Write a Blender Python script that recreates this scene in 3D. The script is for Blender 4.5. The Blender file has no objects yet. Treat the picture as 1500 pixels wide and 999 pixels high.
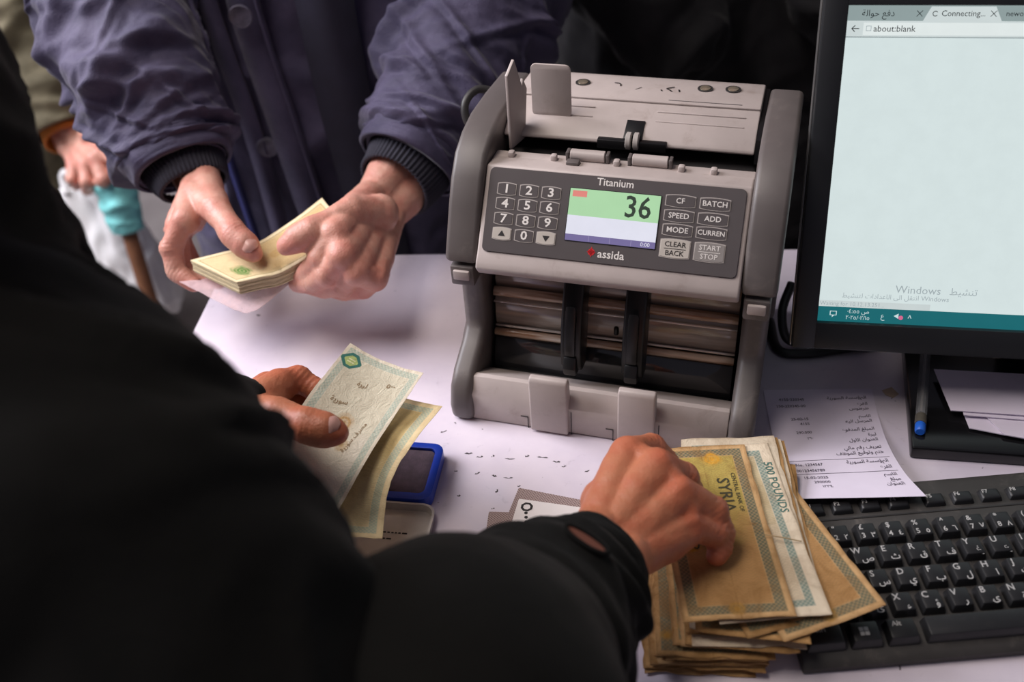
import bpy, bmesh, math, random
import numpy as np
from mathutils import Vector, Matrix

scene = bpy.context.scene
COL = scene.collection
random.seed(7)

# ------------------------------------------------------------------ camera
F_PX, PITCH, ROLL, CAM_H = 1458.0, 0.679156, -0.0723327, 0.575426   # table top is z = 0, metres
_d = np.array([0, math.cos(PITCH), -math.sin(PITCH)])
_u0 = np.array([0, math.sin(PITCH), math.cos(PITCH)])
_r0 = np.array([1.0, 0, 0])
_r = _r0 * math.cos(ROLL) + _u0 * math.sin(ROLL)
_u = -_r0 * math.sin(ROLL) + _u0 * math.cos(ROLL)
_C = np.array([0, 0, CAM_H])
cam_data = bpy.data.cameras.new('camera')
cam_data.sensor_width = 36.0
cam_data.lens = 36.0 * F_PX / 1500.0
cam_data.clip_start = 0.02
cam_data.dof.use_dof = True
cam_data.dof.focus_distance = 0.76
cam_data.dof.aperture_fstop = 4.3
camera = bpy.data.objects.new('camera', cam_data)
COL.objects.link(camera)
camera.matrix_world = Matrix(((_r[0], _u[0], -_d[0], 0), (_r[1], _u[1], -_d[1], 0), (_r[2], _u[2], -_d[2], CAM_H), (0, 0, 0, 1)))
scene.camera = camera

# ------------------------------------------------------------------ light
scene.view_settings.view_transform = 'Standard'
scene.view_settings.look = 'None'
scene.view_settings.exposure = 0.0
scene.view_settings.gamma = 1.0
scene.view_settings.use_curve_mapping = False
world = bpy.data.worlds.new('world')
scene.world = world
world.use_nodes = True
world.node_tree.nodes['Background'].inputs[0].default_value = (0.80, 0.78, 1.0, 1)
world.node_tree.nodes['Background'].inputs[1].default_value = 0.11


def area_light(name, loc, target, size, size_y, power, color):
    l = bpy.data.lights.new(name, 'AREA')
    l.shape = 'RECTANGLE'
    l.size, l.size_y, l.energy, l.color = size, size_y, power, color
    o = bpy.data.objects.new(name, l)
    COL.objects.link(o)
    o.location = loc
    o.rotation_euler = (Vector(target) - Vector(loc)).to_track_quat('-Z', 'Y').to_euler()
    return o


area_light('window_daylight', (-1.70, 1.20, 1.30), (-0.25, 0.85, -0.05), 1.3, 1.0, 68, (0.95, 0.93, 1.0))
area_light('ceiling_lamp_light', (-0.55, 0.62, 1.70), (-0.05, 0.60, 0.0), 1.0, 0.5, 16, (1.0, 0.90, 0.82))


# ------------------------------------------------------------------ helpers
def pz(x, y, z=0.0):
    """point of the place seen at photo pixel (x, y) at height z above the table"""
    v = _d + _r * (x - 750) / F_PX + _u * (499.5 - y) / F_PX
    return _C + v * (z - CAM_H) / v[2]


def pd(x, y, dist):
    return _C + (_d + _r * (x - 750) / F_PX + _u * (499.5 - y) / F_PX) * dist


def lin(c):
    f = lambda v: (v / 255) / 12.92 if v <= 10.31 else ((v / 255 + 0.055) / 1.055) ** 2.4
    return (f(c[0]), f(c[1]), f(c[2]), 1.0)


class E:
    """tiny expression builder for shader math"""
    def __init__(s, nt, sock):
        s.nt, s.s = nt, sock

    def _op(s, op, b=None, c=None):
        n = s.nt.nodes.new('ShaderNodeMath')
        n.operation = op
        for i, v in enumerate((s, b, c)):
            if v is None:
                continue
            if isinstance(v, E):
                s.nt.links.new(v.s, n.inputs[i])
            else:
                n.inputs[i].default_value = v
        return E(s.nt, n.outputs[0])

    def __add__(s, b): return s._op('ADD', b)
    def __sub__(s, b): return s._op('SUBTRACT', b)
    def __mul__(s, b): return s._op('MULTIPLY', b)
    def __rsub__(s, b): return (s * -1.0) + b
    def abs(s): return s._op('ABSOLUTE')
    def lt(s, b): return s._op('LESS_THAN', b)
    def gt(s, b): return s._op('GREATER_THAN', b)
    def min(s, b): return s._op('MINIMUM', b)
    def max(s, b): return s._op('MAXIMUM', b)
    def fract(s): return s._op('FRACT')
    def sin(s): return s._op('SINE')
    def sqrt(s): return s._op('SQRT')
    def step(s, a, b):
        n = s.nt.nodes.new('ShaderNodeMapRange')
        n.interpolation_type = 'SMOOTHSTEP'
        n.inputs['From Min'].default_value, n.inputs['From Max'].default_value = a, b
        s.nt.links.new(s.s, n.inputs['Value'])
        return E(s.nt, n.outputs[0])
    def band(s, a, b): return s.gt(a) * s.lt(b)


def mixc(nt, fac, a, b):
    n = nt.nodes.new('ShaderNodeMix')
    n.data_type = 'RGBA'
    for i, v in ((0, fac), (6, a), (7, b)):
        if isinstance(v, E):
            nt.links.new(v.s, n.inputs[i])
        elif hasattr(v, 'is_output'):
            nt.links.new(v, n.inputs[i])
        else:
            n.inputs[i].default_value = v
    return n.outputs[2]


def noise(nt, coord, scale, detail=4, rough=0.6, dist=0.0):
    n = nt.nodes.new('ShaderNodeTexNoise')
    n.inputs['Scale'].default_value = scale
    n.inputs['Detail'].default_value = detail
    n.inputs['Roughness'].default_value = rough
    n.inputs['Distortion'].default_value = dist
    nt.links.new(coord, n.inputs['Vector'])
    return E(nt, n.outputs[0])


def new_mat(name):
    m = bpy.data.materials.new(name)
    m.use_nodes = True
    nt = m.node_tree
    b = nt.nodes['Principled BSDF']
    tc = nt.nodes.new('ShaderNodeTexCoord')
    return m, nt, b, tc


def bump(nt, b, h, strength, dist=0.001):
    n = nt.nodes.new('ShaderNodeBump')
    n.inputs['Strength'].default_value = strength
    n.inputs['Distance'].default_value = dist
    nt.links.new(h.s, n.inputs['Height'])
    nt.links.new(n.outputs[0], b.inputs['Normal'])


MATS = {}


def mat(name, rgb, rough=0.5, metal=0.0, var=0.12, scale=40.0, bmp=0.0, bscale=300.0, spec=0.5, dirt=None, emit=None, sheen=0.0):
    if name in MATS:
        return MATS[name]
    m, nt, b, tc = new_mat(name)
    c = lin(rgb)
    n = noise(nt, tc.outputs['Object'], scale)
    lo = tuple(v * (1 - var) for v in c[:3]) + (1,)
    hi = tuple(min(1, v * (1 + var)) for v in c[:3]) + (1,)
    col = mixc(nt, n.step(0.3, 0.7), lo, hi)
    if dirt:
        d = noise(nt, tc.outputs['Object'], dirt[1], 6, 0.7, 0.4)
        col = mixc(nt, d.step(0.52, 0.78) * dirt[2], col, lin(dirt[0]))
    nt.links.new(col, b.inputs['Base Color'])
    b.inputs['Roughness'].default_value = rough
    b.inputs['Metallic'].default_value = metal
    b.inputs['Specular IOR Level'].default_value = spec
    if sheen:
        b.inputs['Sheen Weight'].default_value = sheen
    if bmp:
        bump(nt, b, noise(nt, tc.outputs['Object'], bscale), bmp)
    if emit:
        nt.links.new(col, b.inputs['Emission Color'])
        b.inputs['Emission Strength'].default_value = emit
        b.inputs['Base Color'].default_value = (0.01, 0.01, 0.01, 1)
        for l in list(nt.links):
            if l.to_socket == b.inputs['Base Color']:
                nt.links.remove(l)
    MATS[name] = m
    return m


def tag(o, label=None, cat=None, group=None, kind=None):
    for k, v in (('label', label), ('category', cat), ('group', group), ('kind', kind)):
        if v:
            o[k] = v
    return o


def empty(name, loc=(0, 0, 0), rz=0.0, label=None, cat=None, group=None):
    o = bpy.data.objects.new(name, None)
    o.empty_display_size = 0.03
    COL.objects.link(o)
    o.location = loc
    o.rotation_euler = (0, 0, rz)
    return tag(o, label, cat, group)


def link(name, me, m=None, parent=None, loc=None, rot=None):
    if m is not None and not me.materials:
        me.materials.append(m)
    o = bpy.data.objects.new(name, me)
    COL.objects.link(o)
    if parent:
        o.parent = parent
    if loc is not None:
        o.location = loc
    if rot is not None:
        o.rotation_euler = rot
    return o


def mesh(name, v, f, smooth=False):
    me = bpy.data.meshes.new(name)
    me.from_pydata([tuple(map(float, p)) for p in v], [], [tuple(map(int, q)) for q in f])
    me.update()
    if smooth:
        me.polygons.foreach_set('use_smooth', [True] * len(me.polygons))
    return me


def bm_mesh(name, bm, smooth=False, angle=None):
    bmesh.ops.recalc_face_normals(bm, faces=bm.faces)
    me = bpy.data.meshes.new(name)
    bm.to_mesh(me)
    bm.free()
    if smooth:
        me.polygons.foreach_set('use_smooth', [True] * len(me.polygons))
        if angle:
            me.set_sharp_from_angle(angle=math.radians(angle))
    return me


def add_box(bm, c, s, bev=0.0, seg=2, rot=None):
    r = bmesh.ops.create_cube(bm, size=1.0)
    vs = r['verts']
    M = Matrix.Translation(Vector(c)) @ (rot.to_4x4() if rot else Matrix.Identity(4)) @ Matrix.Diagonal((s[0], s[1], s[2], 1))
    bmesh.ops.transform(bm, matrix=M, verts=vs)
    if bev:
        es = list({e for v in vs for e in v.link_edges})
        bmesh.ops.bevel(bm, geom=es, offset=bev, segments=seg, affect='EDGES', profile=0.5)


def box(name, c, s, m, parent=None, bev=0.0, seg=2, rot=None):
    bm = bmesh.new()
    add_box(bm, (0, 0, 0), s, bev, seg)
    o = link(name, bm_mesh(name, bm, bev > 0, 40), m, parent, c)
    if rot is not None:
        o.rotation_euler = rot
    return o


def prism_mesh(name, prof, x0, x1, bev=0.0, seg=2, axis='x', smooth_angle=35):
    """closed outline (a, b) extruded along an axis (x: outline is (y, z); y: (x, z); z: (x, y))"""
    bm = bmesh.new()
    mk = {'x': lambda p, t: (t, p[0], p[1]), 'y': lambda p, t: (p[0], t, p[1]), 'z': lambda p, t: (p[0], p[1], t)}[axis]
    a = [bm.verts.new(mk(p, x0)) for p in prof]
    b = [bm.verts.new(mk(p, x1)) for p in prof]
    n = len(prof)
    fa, fb = bm.faces.new(a), bm.faces.new(b[::-1])
    for i in range(n):
        bm.faces.new((a[i], b[i], b[(i + 1) % n], a[(i + 1) % n]))
    bmesh.ops.recalc_face_normals(bm, faces=bm.faces)
    if bev:
        es = [e for e in bm.edges if e.calc_face_angle(0) > math.radians(50)]
        bmesh.ops.bevel(bm, geom=es, offset=bev, segments=seg, affect='EDGES', profile=0.5)
    bmesh.ops.triangulate(bm, faces=[f for f in bm.faces if len(f.verts) > 4])
    return bm_mesh(name, bm, True, smooth_angle)


def rounded(w, h, r, n=5, cx=0.0, cy=0.0):
    out = []
    for sx, sy, a0 in ((1, 1, 0), (-1, 1, 90), (-1, -1, 180), (1, -1, 270)):
        for i in range(n + 1):
            a = math.radians(a0 + 90 * i / n)
            out.append((cx + sx * (w / 2 - r) + r * math.cos(a), cy + sy * (h / 2 - r) + r * math.sin(a)))
    return out


def smooth_path(pts, n):
    """Catmull-Rom through points (any dimension), n samples"""
    p = np.array(pts, float)
    p = np.vstack([2 * p[0] - p[1], p, 2 * p[-1] - p[-2]])
    out = []
    k = len(p) - 3
    for t in np.linspace(0, k - 1e-6, n):
        i = int(t)
        u = t - i
        a, b, c, d_ = p[i], p[i + 1], p[i + 2], p[i + 3]
        out.append(0.5 * (2 * b + (c - a) * u + (2 * a - 5 * b + 4 * c - d_) * u * u + (3 * b - a - 3 * c + d_) * u ** 3))
    return np.array(out)


def frames(path):
    t = np.gradient(path, axis=0)
    t /= np.linalg.norm(t, axis=1)[:, None]
    n0 = np.cross(t[0], (0.0, 0.3, 1.0))
    n0 /= np.linalg.norm(n0)
    N = [n0]
    for i in range(1, len(t)):
        v = N[-1] - t[i] * (N[-1] @ t[i])
        N.append(v / np.linalg.norm(v))
    N = np.array(N)
    return t, N, np.cross(t, N)


def tube_arrays(path, rad, nv, disp=None, cap=True, flat=1.0):
    """tube with radius (per sample) and optional radial displacement disp(t, theta)"""
    n = len(path)
    t, N, B = frames(path)
    th = np.linspace(0, 2 * math.pi, nv, endpoint=False)
    T = np.linspace(0, 1, n)
    R = np.asarray(rad, float).reshape(-1, 1) * np.ones((n, nv))
    if disp is not None:
        R = R + disp(T[:, None] * np.ones((1, nv)), th[None, :] * np.ones((n, 1)))
    V = path[:, None, :] + R[..., None] * (N[:, None, :] * np.cos(th)[None, :, None] + flat * B[:, None, :] * np.sin(th)[None, :, None])
    V = V.reshape(-1, 3)
    i, j = np.meshgrid(np.arange(n - 1), np.arange(nv), indexing='ij')
    a = i * nv + j
    b = i * nv + (j + 1) % nv
    Fc = np.stack([a, b, b + nv, a + nv], -1).reshape(-1, 4)
    faces = [tuple(q) for q in Fc]
    if cap:
        V = np.vstack([V, path[0], path[-1]])
        c0, c1 = len(V) - 2, len(V) - 1
        for j in range(nv):
            faces.append((c0, (j + 1) % nv, j))
            faces.append((c1, (n - 1) * nv + j, (n - 1) * nv + (j + 1) % nv))
    return V, faces


def tube(name, pts, rad, m, parent=None, n=None, nv=12, smooth=True):
    n = n or max(8, 6 * len(pts))
    path = smooth_path(pts, n)
    r = np.interp(np.linspace(0, 1, n), np.linspace(0, 1, len(rad)), rad) if hasattr(rad, '__len__') else np.full(n, rad)
    v, f = tube_arrays(path, r, nv)
    return link(name, mesh(name, v, f, smooth), m, parent)


def lathe_mesh(name, prof, seg=24, axis='z'):
    """prof: list of (r, h)"""
    v, f = [], []
    for r, h in prof:
        for k in range(seg):
            a = 2 * math.pi * k / seg
            p = (r * math.cos(a), r * math.sin(a), h)
            if axis == 'x':
                p = (h, p[0], p[1])
            if axis == 'y':
                p = (p[0], h, p[1])
            v.append(p)
    n = len(prof)
    for i in range(n - 1):
        for k in range(seg):
            k2 = (k + 1) % seg
            f.append((i * seg + k, i * seg + k2, (i + 1) * seg + k2, (i + 1) * seg + k))
    f.append(tuple(range(seg))[::-1])
    f.append(tuple((n - 1) * seg + k for k in range(seg)))
    me = mesh(name, v, f, True)
    me.set_sharp_from_angle(angle=math.radians(40))
    return me


# ---- value noise for cloth folds and worn paper
_rng = np.random.RandomState(3)
_H = _rng.rand(64, 64, 64).astype(np.float32)


def vnoise(p):
    p = np.asarray(p, float)
    i = np.floor(p).astype(int)
    f = p - i
    f = f * f * (3 - 2 * f)
    i0, i1 = i % 64, (i + 1) % 64
    out = 0
    for dx in (0, 1):
        for dy in (0, 1):
            for dz in (0, 1):
                w = (f[..., 0] if dx else 1 - f[..., 0]) * (f[..., 1] if dy else 1 - f[..., 1]) * (f[..., 2] if dz else 1 - f[..., 2])
                out = out + w * _H[(i1 if dx else i0)[..., 0], (i1 if dy else i0)[..., 1], (i1 if dz else i0)[..., 2]]
    return out * 2 - 1


def fbm(p, o=3):
    p = np.asarray(p, float)
    return sum(vnoise(p * 2 ** k + 7.3 * k) * 0.5 ** k for k in range(o))


# ---- writing
_AR = {}
for _ch, _st, _n in (('ا', 0xFE8D, 2), ('ب', 0xFE8F, 4), ('ة', 0xFE93, 2), ('ت', 0xFE95, 4), ('ث', 0xFE99, 4), ('ج', 0xFE9D, 4), ('ح', 0xFEA1, 4),
                     ('خ', 0xFEA5, 4), ('د', 0xFEA9, 2), ('ذ', 0xFEAB, 2), ('ر', 0xFEAD, 2), ('ز', 0xFEAF, 2), ('س', 0xFEB1, 4), ('ش', 0xFEB5, 4),
                     ('ص', 0xFEB9, 4), ('ض', 0xFEBD, 4), ('ط', 0xFEC1, 4), ('ظ', 0xFEC5, 4), ('ع', 0xFEC9, 4), ('غ', 0xFECD, 4), ('ف', 0xFED1, 4),
                     ('ق', 0xFED5, 4), ('ك', 0xFED9, 4), ('ل', 0xFEDD, 4), ('م', 0xFEE1, 4), ('ن', 0xFEE5, 4), ('ه', 0xFEE9, 4), ('و', 0xFEED, 2),
                     ('ى', 0xFEEF, 2), ('ي', 0xFEF1, 4)):
    _AR[_ch] = (_st, _n)


def arabic(s):
    out = []
    for i, ch in enumerate(s):
        if ch not in _AR:
            out.append(ch)
            continue
        st, n = _AR[ch]
        prev = i > 0 and s[i - 1] in _AR and _AR[s[i - 1]][1] == 4
        nxt = i + 1 < len(s) and s[i + 1] in _AR and n == 4
        out.append(chr(st + (3 if prev and nxt else 2 if nxt else 1 if prev else 0)))
    return ''.join(out[::-1])


_TXT = {}


def text_geo(s, size, align='CENTER', bold=0.0):
    """flat triangulated lettering: vertex array (N, 2) and faces"""
    key = (s, align, bold)
    if key not in _TXT:
        c = bpy.data.curves.new('lettering', 'FONT')
        c.body = s
        c.align_x = align
        c.align_y = 'CENTER'
        c.resolution_u = 2
        c.offset = bold
        o = bpy.data.objects.new('lettering', c)
        COL.objects.link(o)
        dg = bpy.context.evaluated_depsgraph_get()
        me = bpy.data.meshes.new_from_object(o.evaluated_get(dg))
        _TXT[key] = (np.array([v.co[:2] for v in me.vertices]).reshape(-1, 2), [tuple(p.vertices) for p in me.polygons])
        bpy.data.objects.remove(o)
        bpy.data.curves.remove(c)
        bpy.data.meshes.remove(me)
    v, f = _TXT[key]
    return v * size, f


def text(name, s, size, m, parent, loc, rot=(0, 0, 0), align='CENTER', bold=0.0, sx=1.0):
    v, f = text_geo(s, size, align, bold)
    me = mesh(name, np.c_[v[:, 0] * sx, v[:, 1], np.zeros(len(v))], f)
    return link(name, me, m, parent, loc, rot)


def text_on(name, items, surf, m, parent, lift=0.00015):
    """several lines of print laid on a curved sheet; items: (string, size, u, v, align, rotation); surf(u, v) -> points, normals"""
    V, Fc, k = [], [], 0
    for s, size, u0, v0, align, ro in items:
        v, f = text_geo(s, size, align, 0.02)
        c, sn = math.cos(ro), math.sin(ro)
        P, Nn = surf(u0 + v[:, 0] * c - v[:, 1] * sn, v0 + v[:, 0] * sn + v[:, 1] * c)
        V.append(P + Nn * lift)
        Fc += [tuple(i + k for i in q) for q in f]
        k += len(v)
    return link(name, mesh(name, np.vstack(V), Fc), m, parent)
# ------------------------------------------------------------------ the room
def table_material():
    m, nt, b, tc = new_mat('worn_white_laminate')
    o = tc.outputs['Object']
    col = mixc(nt, noise(nt, o, 9, 5).step(0.35, 0.7), lin((222, 212, 222)), lin((206, 196, 210)))
    col = mixc(nt, noise(nt, o, 60, 6, 0.75, 0.6).step(0.60, 0.74) * 0.35, col, lin((150, 140, 150)))
    col = mixc(nt, noise(nt, o, 5, 3, 0.6).step(0.6, 0.75) * 0.30, col, lin((176, 186, 214)))
    sp = noise(nt, o, 130, 2, 0.5).step(0.735, 0.76) * noise(nt, o, 14, 2).step(0.5, 0.62)
    col = mixc(nt, sp * 0.8, col, lin((52, 44, 46)))
    nt.links.new(col, b.inputs['Base Color'])
    b.inputs['Roughness'].default_value = 0.38
    bump(nt, b, noise(nt, o, 220), 0.04)
    return m


TYAW = math.radians(-6)
table = empty('table', (0.35, 0.52, -0.75), TYAW, 'white laminate table with ink smudges under the counting machine and keyboard', 'table')
# the visible far left corner is at (-0.292, 0.89)
def tl(x, y):
    c, s = math.cos(-TYAW), math.sin(-TYAW)
    return ((x - 0.35) * c - (y - 0.52) * s, (x - 0.35) * s + (y - 0.52) * c)
_cx, _cy = tl(-0.292, 0.89)
TX0, TX1, TY1, TY0 = _cx, _cx + 1.55, _cy, _cy - 0.72
box('table_top', ((TX0 + TX1) / 2, (TY0 + TY1) / 2, 0.7375), (TX1 - TX0, TY1 - TY0, 0.025), table_material(), table, 0.003)
m_leg = mat('grey_steel', (120, 120, 124), 0.4, 0.6)
for ax in (TX0 + 0.05, TX1 - 0.05):
    for ay in (TY0 + 0.05, TY1 - 0.05):
        box('leg', (ax, ay, 0.3625), (0.04, 0.04, 0.725), m_leg, table, 0.003)
box('apron', ((TX0 + TX1) / 2, TY1 - 0.03, 0.68), (TX1 - TX0 - 0.12, 0.02, 0.09), m_leg, table, 0.002)
box('apron', ((TX0 + TX1) / 2, TY0 + 0.03, 0.68), (TX1 - TX0 - 0.12, 0.02, 0.09), m_leg, table, 0.002)

fl = box('floor', (0.2, 0.9, -0.80), (6.0, 6.0, 0.1), mat('concrete_floor', (150, 142, 140), 0.7, var=0.2, scale=6, dirt=((90, 84, 82), 3, 0.6)))
tag(fl, 'grey concrete floor below the table', 'floor', kind='structure')
m_wall = mat('painted_wall', (120, 112, 108), 0.8, var=0.1, scale=3)
wb = box('wall_back', (0.2, 3.0, 0.6), (6.0, 0.1, 2.7), m_wall)
tag(wb, 'dim plaster wall behind the customers', 'wall', kind='structure')
wr = box('wall_right', (3.15, 0.9, 0.6), (0.1, 6.0, 2.7), m_wall)
tag(wr, 'dim plaster wall beyond the monitor', 'wall', kind='structure')

# ------------------------------------------------------------------ note counting machine
MYAW = math.radians(-18.35)
machine = empty('banknote_counter', (0.0627, 0.5794, 0.0), MYAW,
                'grey banknote counting machine with keypad and lit display showing 36', 'counting machine')
m_dark = mat('dark_grey_plastic', (93, 86, 84), 0.45, var=0.06, scale=25, bmp=0.03, dirt=((150, 138, 130), 30, 0.35))
m_light = mat('light_grey_plastic', (179, 167, 162), 0.42, var=0.05, scale=25, bmp=0.03, dirt=((140, 122, 112), 40, 0.5))
m_panel = mat('keypad_membrane', (84, 78, 78), 0.38, var=0.03)
m_black = mat('black_plastic', (16, 16, 18), 0.4, var=0.05)
m_recess = mat('machine_recess', (44, 42, 42), 0.5)
m_silver = mat('pale_keys', (190, 182, 172), 0.35, var=0.04)
m_white_print = mat('white_print', (226, 220, 214), 0.5, var=0.02)
m_dark_print = mat('black_print', (36, 32, 32), 0.5, var=0.02)
m_red_print = mat('red_print', (200, 26, 34), 0.5, var=0.02)
m_steel = mat('screw_steel', (190, 176, 154), 0.35, 0.8, var=0.2, scale=200)
def reflection_streak_mat(name, cols):  # stretched colour streaks that stand in for reflections
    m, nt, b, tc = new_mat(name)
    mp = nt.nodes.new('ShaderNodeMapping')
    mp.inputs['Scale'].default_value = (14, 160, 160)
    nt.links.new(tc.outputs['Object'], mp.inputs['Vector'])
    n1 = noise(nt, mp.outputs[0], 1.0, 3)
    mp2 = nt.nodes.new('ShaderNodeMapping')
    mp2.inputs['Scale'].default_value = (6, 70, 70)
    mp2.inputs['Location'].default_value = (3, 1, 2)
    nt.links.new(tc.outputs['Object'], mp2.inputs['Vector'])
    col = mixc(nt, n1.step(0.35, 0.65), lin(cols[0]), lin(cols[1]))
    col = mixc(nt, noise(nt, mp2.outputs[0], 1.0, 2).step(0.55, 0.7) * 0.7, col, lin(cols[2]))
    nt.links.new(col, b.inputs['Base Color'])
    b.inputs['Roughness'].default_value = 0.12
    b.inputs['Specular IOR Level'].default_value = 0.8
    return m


m_reflection_streaked_plate = reflection_streak_mat('reflection_streaked_plate', ((150, 138, 128), (178, 164, 152), (214, 184, 154)))
W2 = 0.127

# upper side housings: curved profile (y, z)
up_prof = [(0.030, 0.1365), (0.033, 0.145), (0.040, 0.158), (0.050, 0.177), (0.061, 0.195), (0.075, 0.2095), (0.095, 0.2175), (0.120, 0.2215),
           (0.160, 0.2205), (0.2092, 0.2165), (0.214, 0.208), (0.214, 0.05), (0.120, 0.05), (0.085, 0.1365)]
low_prof = [(-0.004, 0.000), (-0.006, 0.016), (0.000, 0.034), (0.012, 0.044), (0.036, 0.054), (0.049, 0.064), (0.049, 0.100), (0.046, 0.1365), (0.20, 0.1365), (0.205, 0.0)]
for sx in (-1, 1):
    a, b_ = sorted((sx * 0.1005, sx * W2))
    link('side_housing', prism_mesh('side_housing', up_prof, a, b_, 0.004, 3), m_dark, machine)
    a, b_ = sorted((sx * 0.1035, sx * 0.1235))
    link('side_arm', prism_mesh('side_arm', low_prof, a, b_, 0.006, 4), m_dark, machine)
    lt = box('latch', (sx * 0.1135, 0.040, 0.1245), (0.0195, 0.020, 0.018), m_dark, machine, 0.002)
    box('latch_button', (0.0, -0.0105, 0.002), (0.0135, 0.004, 0.0085), m_light, lt, 0.0012)
# front panel wedge
y1, z1, y2, z2 = 0.0727, 0.2008, 0.0262, 0.1389
PL = math.hypot(y1 - y2, z1 - z2)
ey, ez = (y1 - y2) / PL, (z1 - z2) / PL
PT_ROT = Matrix.Rotation(math.atan2(ez, ey), 3, 'X')           # local: x right, y up the panel, z out of it
def pan(x, v, out=0.0):
    return Vector((x, y2 + ey * v - ez * out, z2 + ez * v + ey * out))
_q = lambda v, o: (pan(0, v, o).y, pan(0, v, o).z)
front_prof = [_q(-0.002, 0.0), _q(0.004, 0.0012), _q(0.0105, 0.0), _q(0.0790, 0.0), (0.0800, 0.2010), (0.096, 0.1995), (0.100, 0.195), (0.100, 0.150), (0.06, 0.128), (0.030, 0.130)]
link('front_panel', prism_mesh('front_panel', front_prof, -0.1003, 0.1003, 0.0018, 3), m_light, machine)
prot = PT_ROT.to_euler()
kp = link('keypad', prism_mesh('keypad', rounded(0.193, 0.0645, 0.004), 0, 0.0010, 0.0003, 1, axis='z'), m_panel, machine, pan(0.0, 0.0448, 0.0002), prot)
def kloc(x, v, out=0.0011):
    return Vector((x, v - 0.0448, out))

def bulge_key(name, w, h, m, edge, x, v):
    """barrel shaped key with an outline rim"""
    def outline(k, w, h):
        pts = []
        n = 8
        for i in range(n + 1):
            t = -1 + 2 * i / n
            pts.append((t * w / 2, h / 2 + 0.0009 * (1 - t * t)))
        for i in range(n + 1):
            t = 1 - 2 * i / n
            pts.append((t * w / 2, -h / 2 - 0.0009 * (1 - t * t)))
        return pts
    rim = link(name, prism_mesh(name, outline(0, w, h), 0, 0.0003, axis='z'), edge, kp, kloc(x, v, 0.0010))
    link('key_face', prism_mesh('key_face', outline(0, w - 0.0012, h - 0.0012), 0.0, 0.0005, 0.0001, 1, axis='z'), m, rim, (0, 0, 0.0001))
    return rim

m_rim = mat('key_outline', (176, 168, 162), 0.5, var=0.02)
vs = [0.0612, 0.0500, 0.0385, 0.0270]
xs = [-0.0818, -0.0642, -0.0470]
for i, n in enumerate('123456789'):
    k = bulge_key('key', 0.0150, 0.0082, m_panel, m_rim, xs[i % 3], vs[i // 3])
    text('numeral', n, 0.0094, m_white_print, k, (0, 0, 0.00075), bold=0.02, sx=1.15)
k = bulge_key('key', 0.0150, 0.0082, m_panel, m_rim, xs[1], vs[3])
text('numeral', '0', 0.0094, m_white_print, k, (0, 0, 0.00075), bold=0.02, sx=1.15)
for x, s in ((xs[0], 1), (xs[2], -1)):
    k = bulge_key('arrow_key', 0.0150, 0.0086, m_silver, m_rim, x, vs[3])
    link('arrow', mesh('arrow', [(-0.0028, -0.0018 * s, 0), (0.0028, -0.0018 * s, 0), (0, 0.0026 * s, 0)], [(0, 1, 2)] if s > 0 else [(0, 2, 1)]), m_dark_print, k, (0, 0, 0.00075))
for lab, x, v in (('CF', 0.0500, 0.0642), ('BATCH', 0.0750, 0.0642), ('SPEED', 0.0501, 0.0533), ('ADD', 0.0748, 0.0533), ('MODE', 0.0503, 0.0429), ('CURREN', 0.0749, 0.0431)):
    k = bulge_key('function_key', 0.0222, 0.0078, m_panel, m_rim, x, v)
    text('lettering', lab, 0.0056 if len(lab) < 6 else 0.0051, m_white_print, k, (0, 0, 0.00075), bold=0.012)
for l1, l2, x, pm in (('CLEAR', 'BACK', 0.0502, m_dark_print), ('START', 'STOP', 0.0752, m_white_print)):
    k = bulge_key('command_key', 0.0224, 0.0130, m_silver if pm is m_dark_print else mat('grey_key', (140, 134, 130), 0.4, var=0.03), m_rim, x, 0.0293)
    text('lettering', l1, 0.0053, pm, k, (0, 0.0030, 0.00075), bold=0.008)
    text('lettering', l2, 0.0053, pm, k, (0, -0.0034, 0.00075), bold=0.008)
    box('dividing_line', (0, -0.0001, 0.0007), (0.016, 0.0004, 0.0001), pm, k)
text('lettering', 'Titanium', 0.0078, m_white_print, kp, kloc(0.0008, 0.0728), bold=0.012)
text('lettering', 'assida', 0.0086, m_white_print, kp, kloc(0.0038, 0.0196), bold=0.015)
link('emblem', lathe_mesh('emblem', [(0.0026, 0), (0.0026, 0.00005)], 16), m_red_print, kp, kloc(-0.0112, 0.0204))
link('emblem', prism_mesh('emblem', [(0, 0.0042), (0.0012, 0.001), (0.0034, 0), (0.001, -0.0012), (0, -0.0040), (-0.0012, -0.001), (-0.0034, 0), (-0.001, 0.0012)], 0, 0.00005, axis='z'), m_red_print, kp, kloc(-0.0112, 0.0204))
# display
def emat(name, rgb, s=1.0):
    return mat(name, rgb, 0.3, var=0.015, scale=60, emit=s, spec=0.2)
lcd = link('display', prism_mesh('display', rounded(0.0690, 0.0400, 0.0008), 0, 0.0004, axis='z'), m_black, kp, kloc(0.0016, 0.0470, 0.0010))
def lrect(name, x0, x1, v0, v1, m, z):
    return box(name, ((x0 + x1) / 2, (v0 + v1) / 2, z), (x1 - x0, v1 - v0, 0.00004), m, lcd)
lrect('green_field', -0.0340, 0.0340, -0.0005, 0.0195, emat('lcd_green', (182, 226, 178), 0.88), 0.0005)
lrect('white_field', -0.0340, 0.0340, -0.0147, -0.0005, emat('lcd_white', (232, 232, 246), 0.92), 0.0005)
bar = lrect('status_bar', -0.0340, 0.0340, -0.0195, -0.0147, emat('lcd_violet', (122, 112, 160), 0.9), 0.0005)
lrect('red_tag', -0.0320, -0.0210, 0.0135, 0.0180, emat('lcd_red', (232, 140, 130), 0.9), 0.00056)
text('numeral', '36', 0.0225, mat('lcd_digit', (44, 62, 48), 0.5, var=0.02), lcd, (0.0180, 0.0088, 0.0006), bold=0.012, sx=0.92)
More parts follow.
